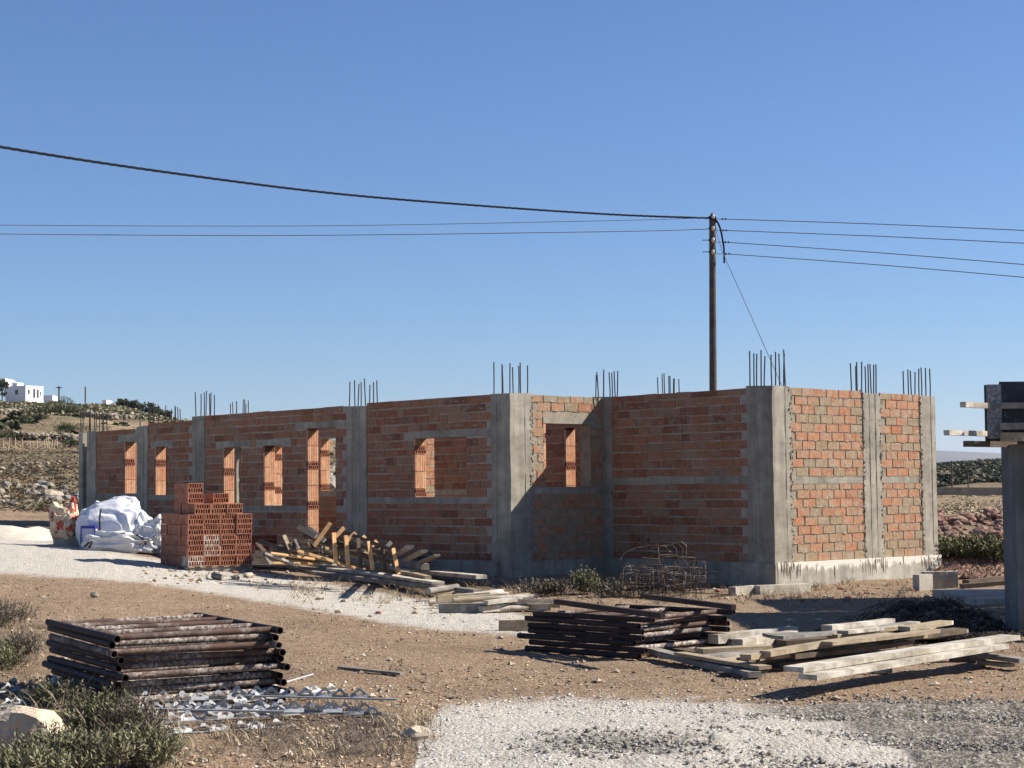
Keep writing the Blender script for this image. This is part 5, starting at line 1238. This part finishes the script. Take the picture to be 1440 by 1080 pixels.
m = MB(); a, b = at(1290, 699, 150), at(1500, 702, 150); m.beam(V((a.x, 150, h(a.x, 150) + .35)), V((b.x, 150, h(b.x, 150) + .35)), .4, .8); tag(m.build('field_wall', M['stone_far']), 'low straight grey wall across the field in the distance', 'wall')
for (px, py, Y, arm, lab) in ((1338, 648, 170, 1, 'thin utility pole standing near the far wall, the taller one'), (1361, 664, 185, 0, 'thin utility pole near the far wall, the shorter one')):
    a = at(px, py, Y); b = G(a.x, Y); r_ = empty('utility_pole', b, lab, 'utility pole'); m = MB(); m.tube([b, a], .07, 6); part(m, 'pole_shaft', M['bark'], r_)
    m = MB(); m.beam(a + V((-.5 * arm - .05, 0, -.15)), a + V((.05, 0, -.1)), .07, .07); part(m, 'cross_arm', M['bark'], r_)
for (px0, px1, py0, py1, lab) in ((1341, 1353, 690.5, 695, 'tiny white far house left of the other one below the dark hill'), (1375, 1386, 689.5, 696, 'tiny white far house right of the other one below the dark hill')):
    m = MB(); abox(m, px0, px1, py0, py1, 210, 3); abox(m, px0 + 3, px1 - 3, py0 - 1.5, py0, 211, 1.5); tag(m.build('far_house', M['white_wall']), lab, 'house')
# mountain across the sea
m = MB(); nx, ny = 90, 14; vs = []
YM = 9000
for j in range(ny):
    for i in range(nx):
        px = 700 + i * 16; t = j / (ny - 1)
        top = poly_interp([(700, 668), (1000, 650), (1200, 637), (1320, 628), (1370, 622), (1430, 624), (1600, 640), (1900, 655), (2200, 670)], px)
        z = (686 - top) / FPX * YM * math.sin(min(1, t * 1.0) * math.pi / 2)
        x = (px - 720) / FPX * YM; y = YM + 1500 * t
        z += 14 * nz(x * .003, y * .004) * t
        vs.append((x, y, z - 6))
m.add(vs, [(j * nx + i, j * nx + i + 1, (j + 1) * nx + i + 1, (j + 1) * nx + i) for j in range(ny - 1) for i in range(nx - 1)], 0, True)
o = m.build('hills', simple('far_hill', (.10, .09, .07), (.16, .14, .10), .004)); o['kind'] = 'structure'

# air
HAZE = 1
if HAZE:
    m = MB(); m.box((0, 5200, 130), (9000, 11200, 330)); t = bpy.data.materials.new('air'); t.use_nodes = True; nt = t.node_tree
    for n in list(nt.nodes): nt.nodes.remove(n)
    ou = nt.nodes.new('ShaderNodeOutputMaterial'); pv = nt.nodes.new('ShaderNodeVolumePrincipled'); pv.inputs['Density'].default_value = .42e-4; pv.inputs['Color'].default_value = (.70, .79, 1, 1); pv.inputs['Anisotropy'].default_value = .2
    nt.links.new(pv.outputs[0], ou.inputs['Volume']); o = m.build('haze', t); o['kind'] = 'stuff'

# ------------------------------------------------------------------ light
tr = V((-1.0, 0, 0))
_a, _b, _c = 1.0, .65, .894
trav = (-uu * _a + vv * _b - ZZ * _c).normalized()
sun = bpy.data.lights.new('sun', 'SUN'); sun.energy = 5.0; sun.angle = R(.53); sun.color = (1, .94, .85)
so = bpy.data.objects.new('sun', sun); COL.objects.link(so); so.rotation_euler = trav.to_track_quat('-Z', 'Y').to_euler()
sd = -trav
w = bpy.data.worlds.new('World'); S.world = w; w.use_nodes = True; wt = w.node_tree
sky = wt.nodes.new('ShaderNodeTexSky'); sky.sky_type = 'NISHITA'; sky.sun_disc = False
sky.sun_elevation = math.asin(sd.z); sky.sun_rotation = math.atan2(sd.x, sd.y); sky.air_density = 1.0; sky.dust_density = 0.0; sky.ozone_density = 9.0
bg = wt.nodes['Background']; mx = wt.nodes.new('ShaderNodeMix'); mx.data_type = 'RGBA'; mx.blend_type = 'MULTIPLY'; mx.inputs[0].default_value = 1; mx.inputs[7].default_value = (1.0, .95, 1.0, 1); wt.links.new(sky.outputs[0], mx.inputs[6]); wt.links.new(mx.outputs[2], bg.inputs[0]); bg.inputs[1].default_value = .065
S.view_settings.view_transform = 'Standard'; S.view_settings.look = 'None'; S.view_settings.exposure = .9; S.view_settings.gamma = 1
S.cycles.max_bounces = 6; S.cycles.use_denoising = True
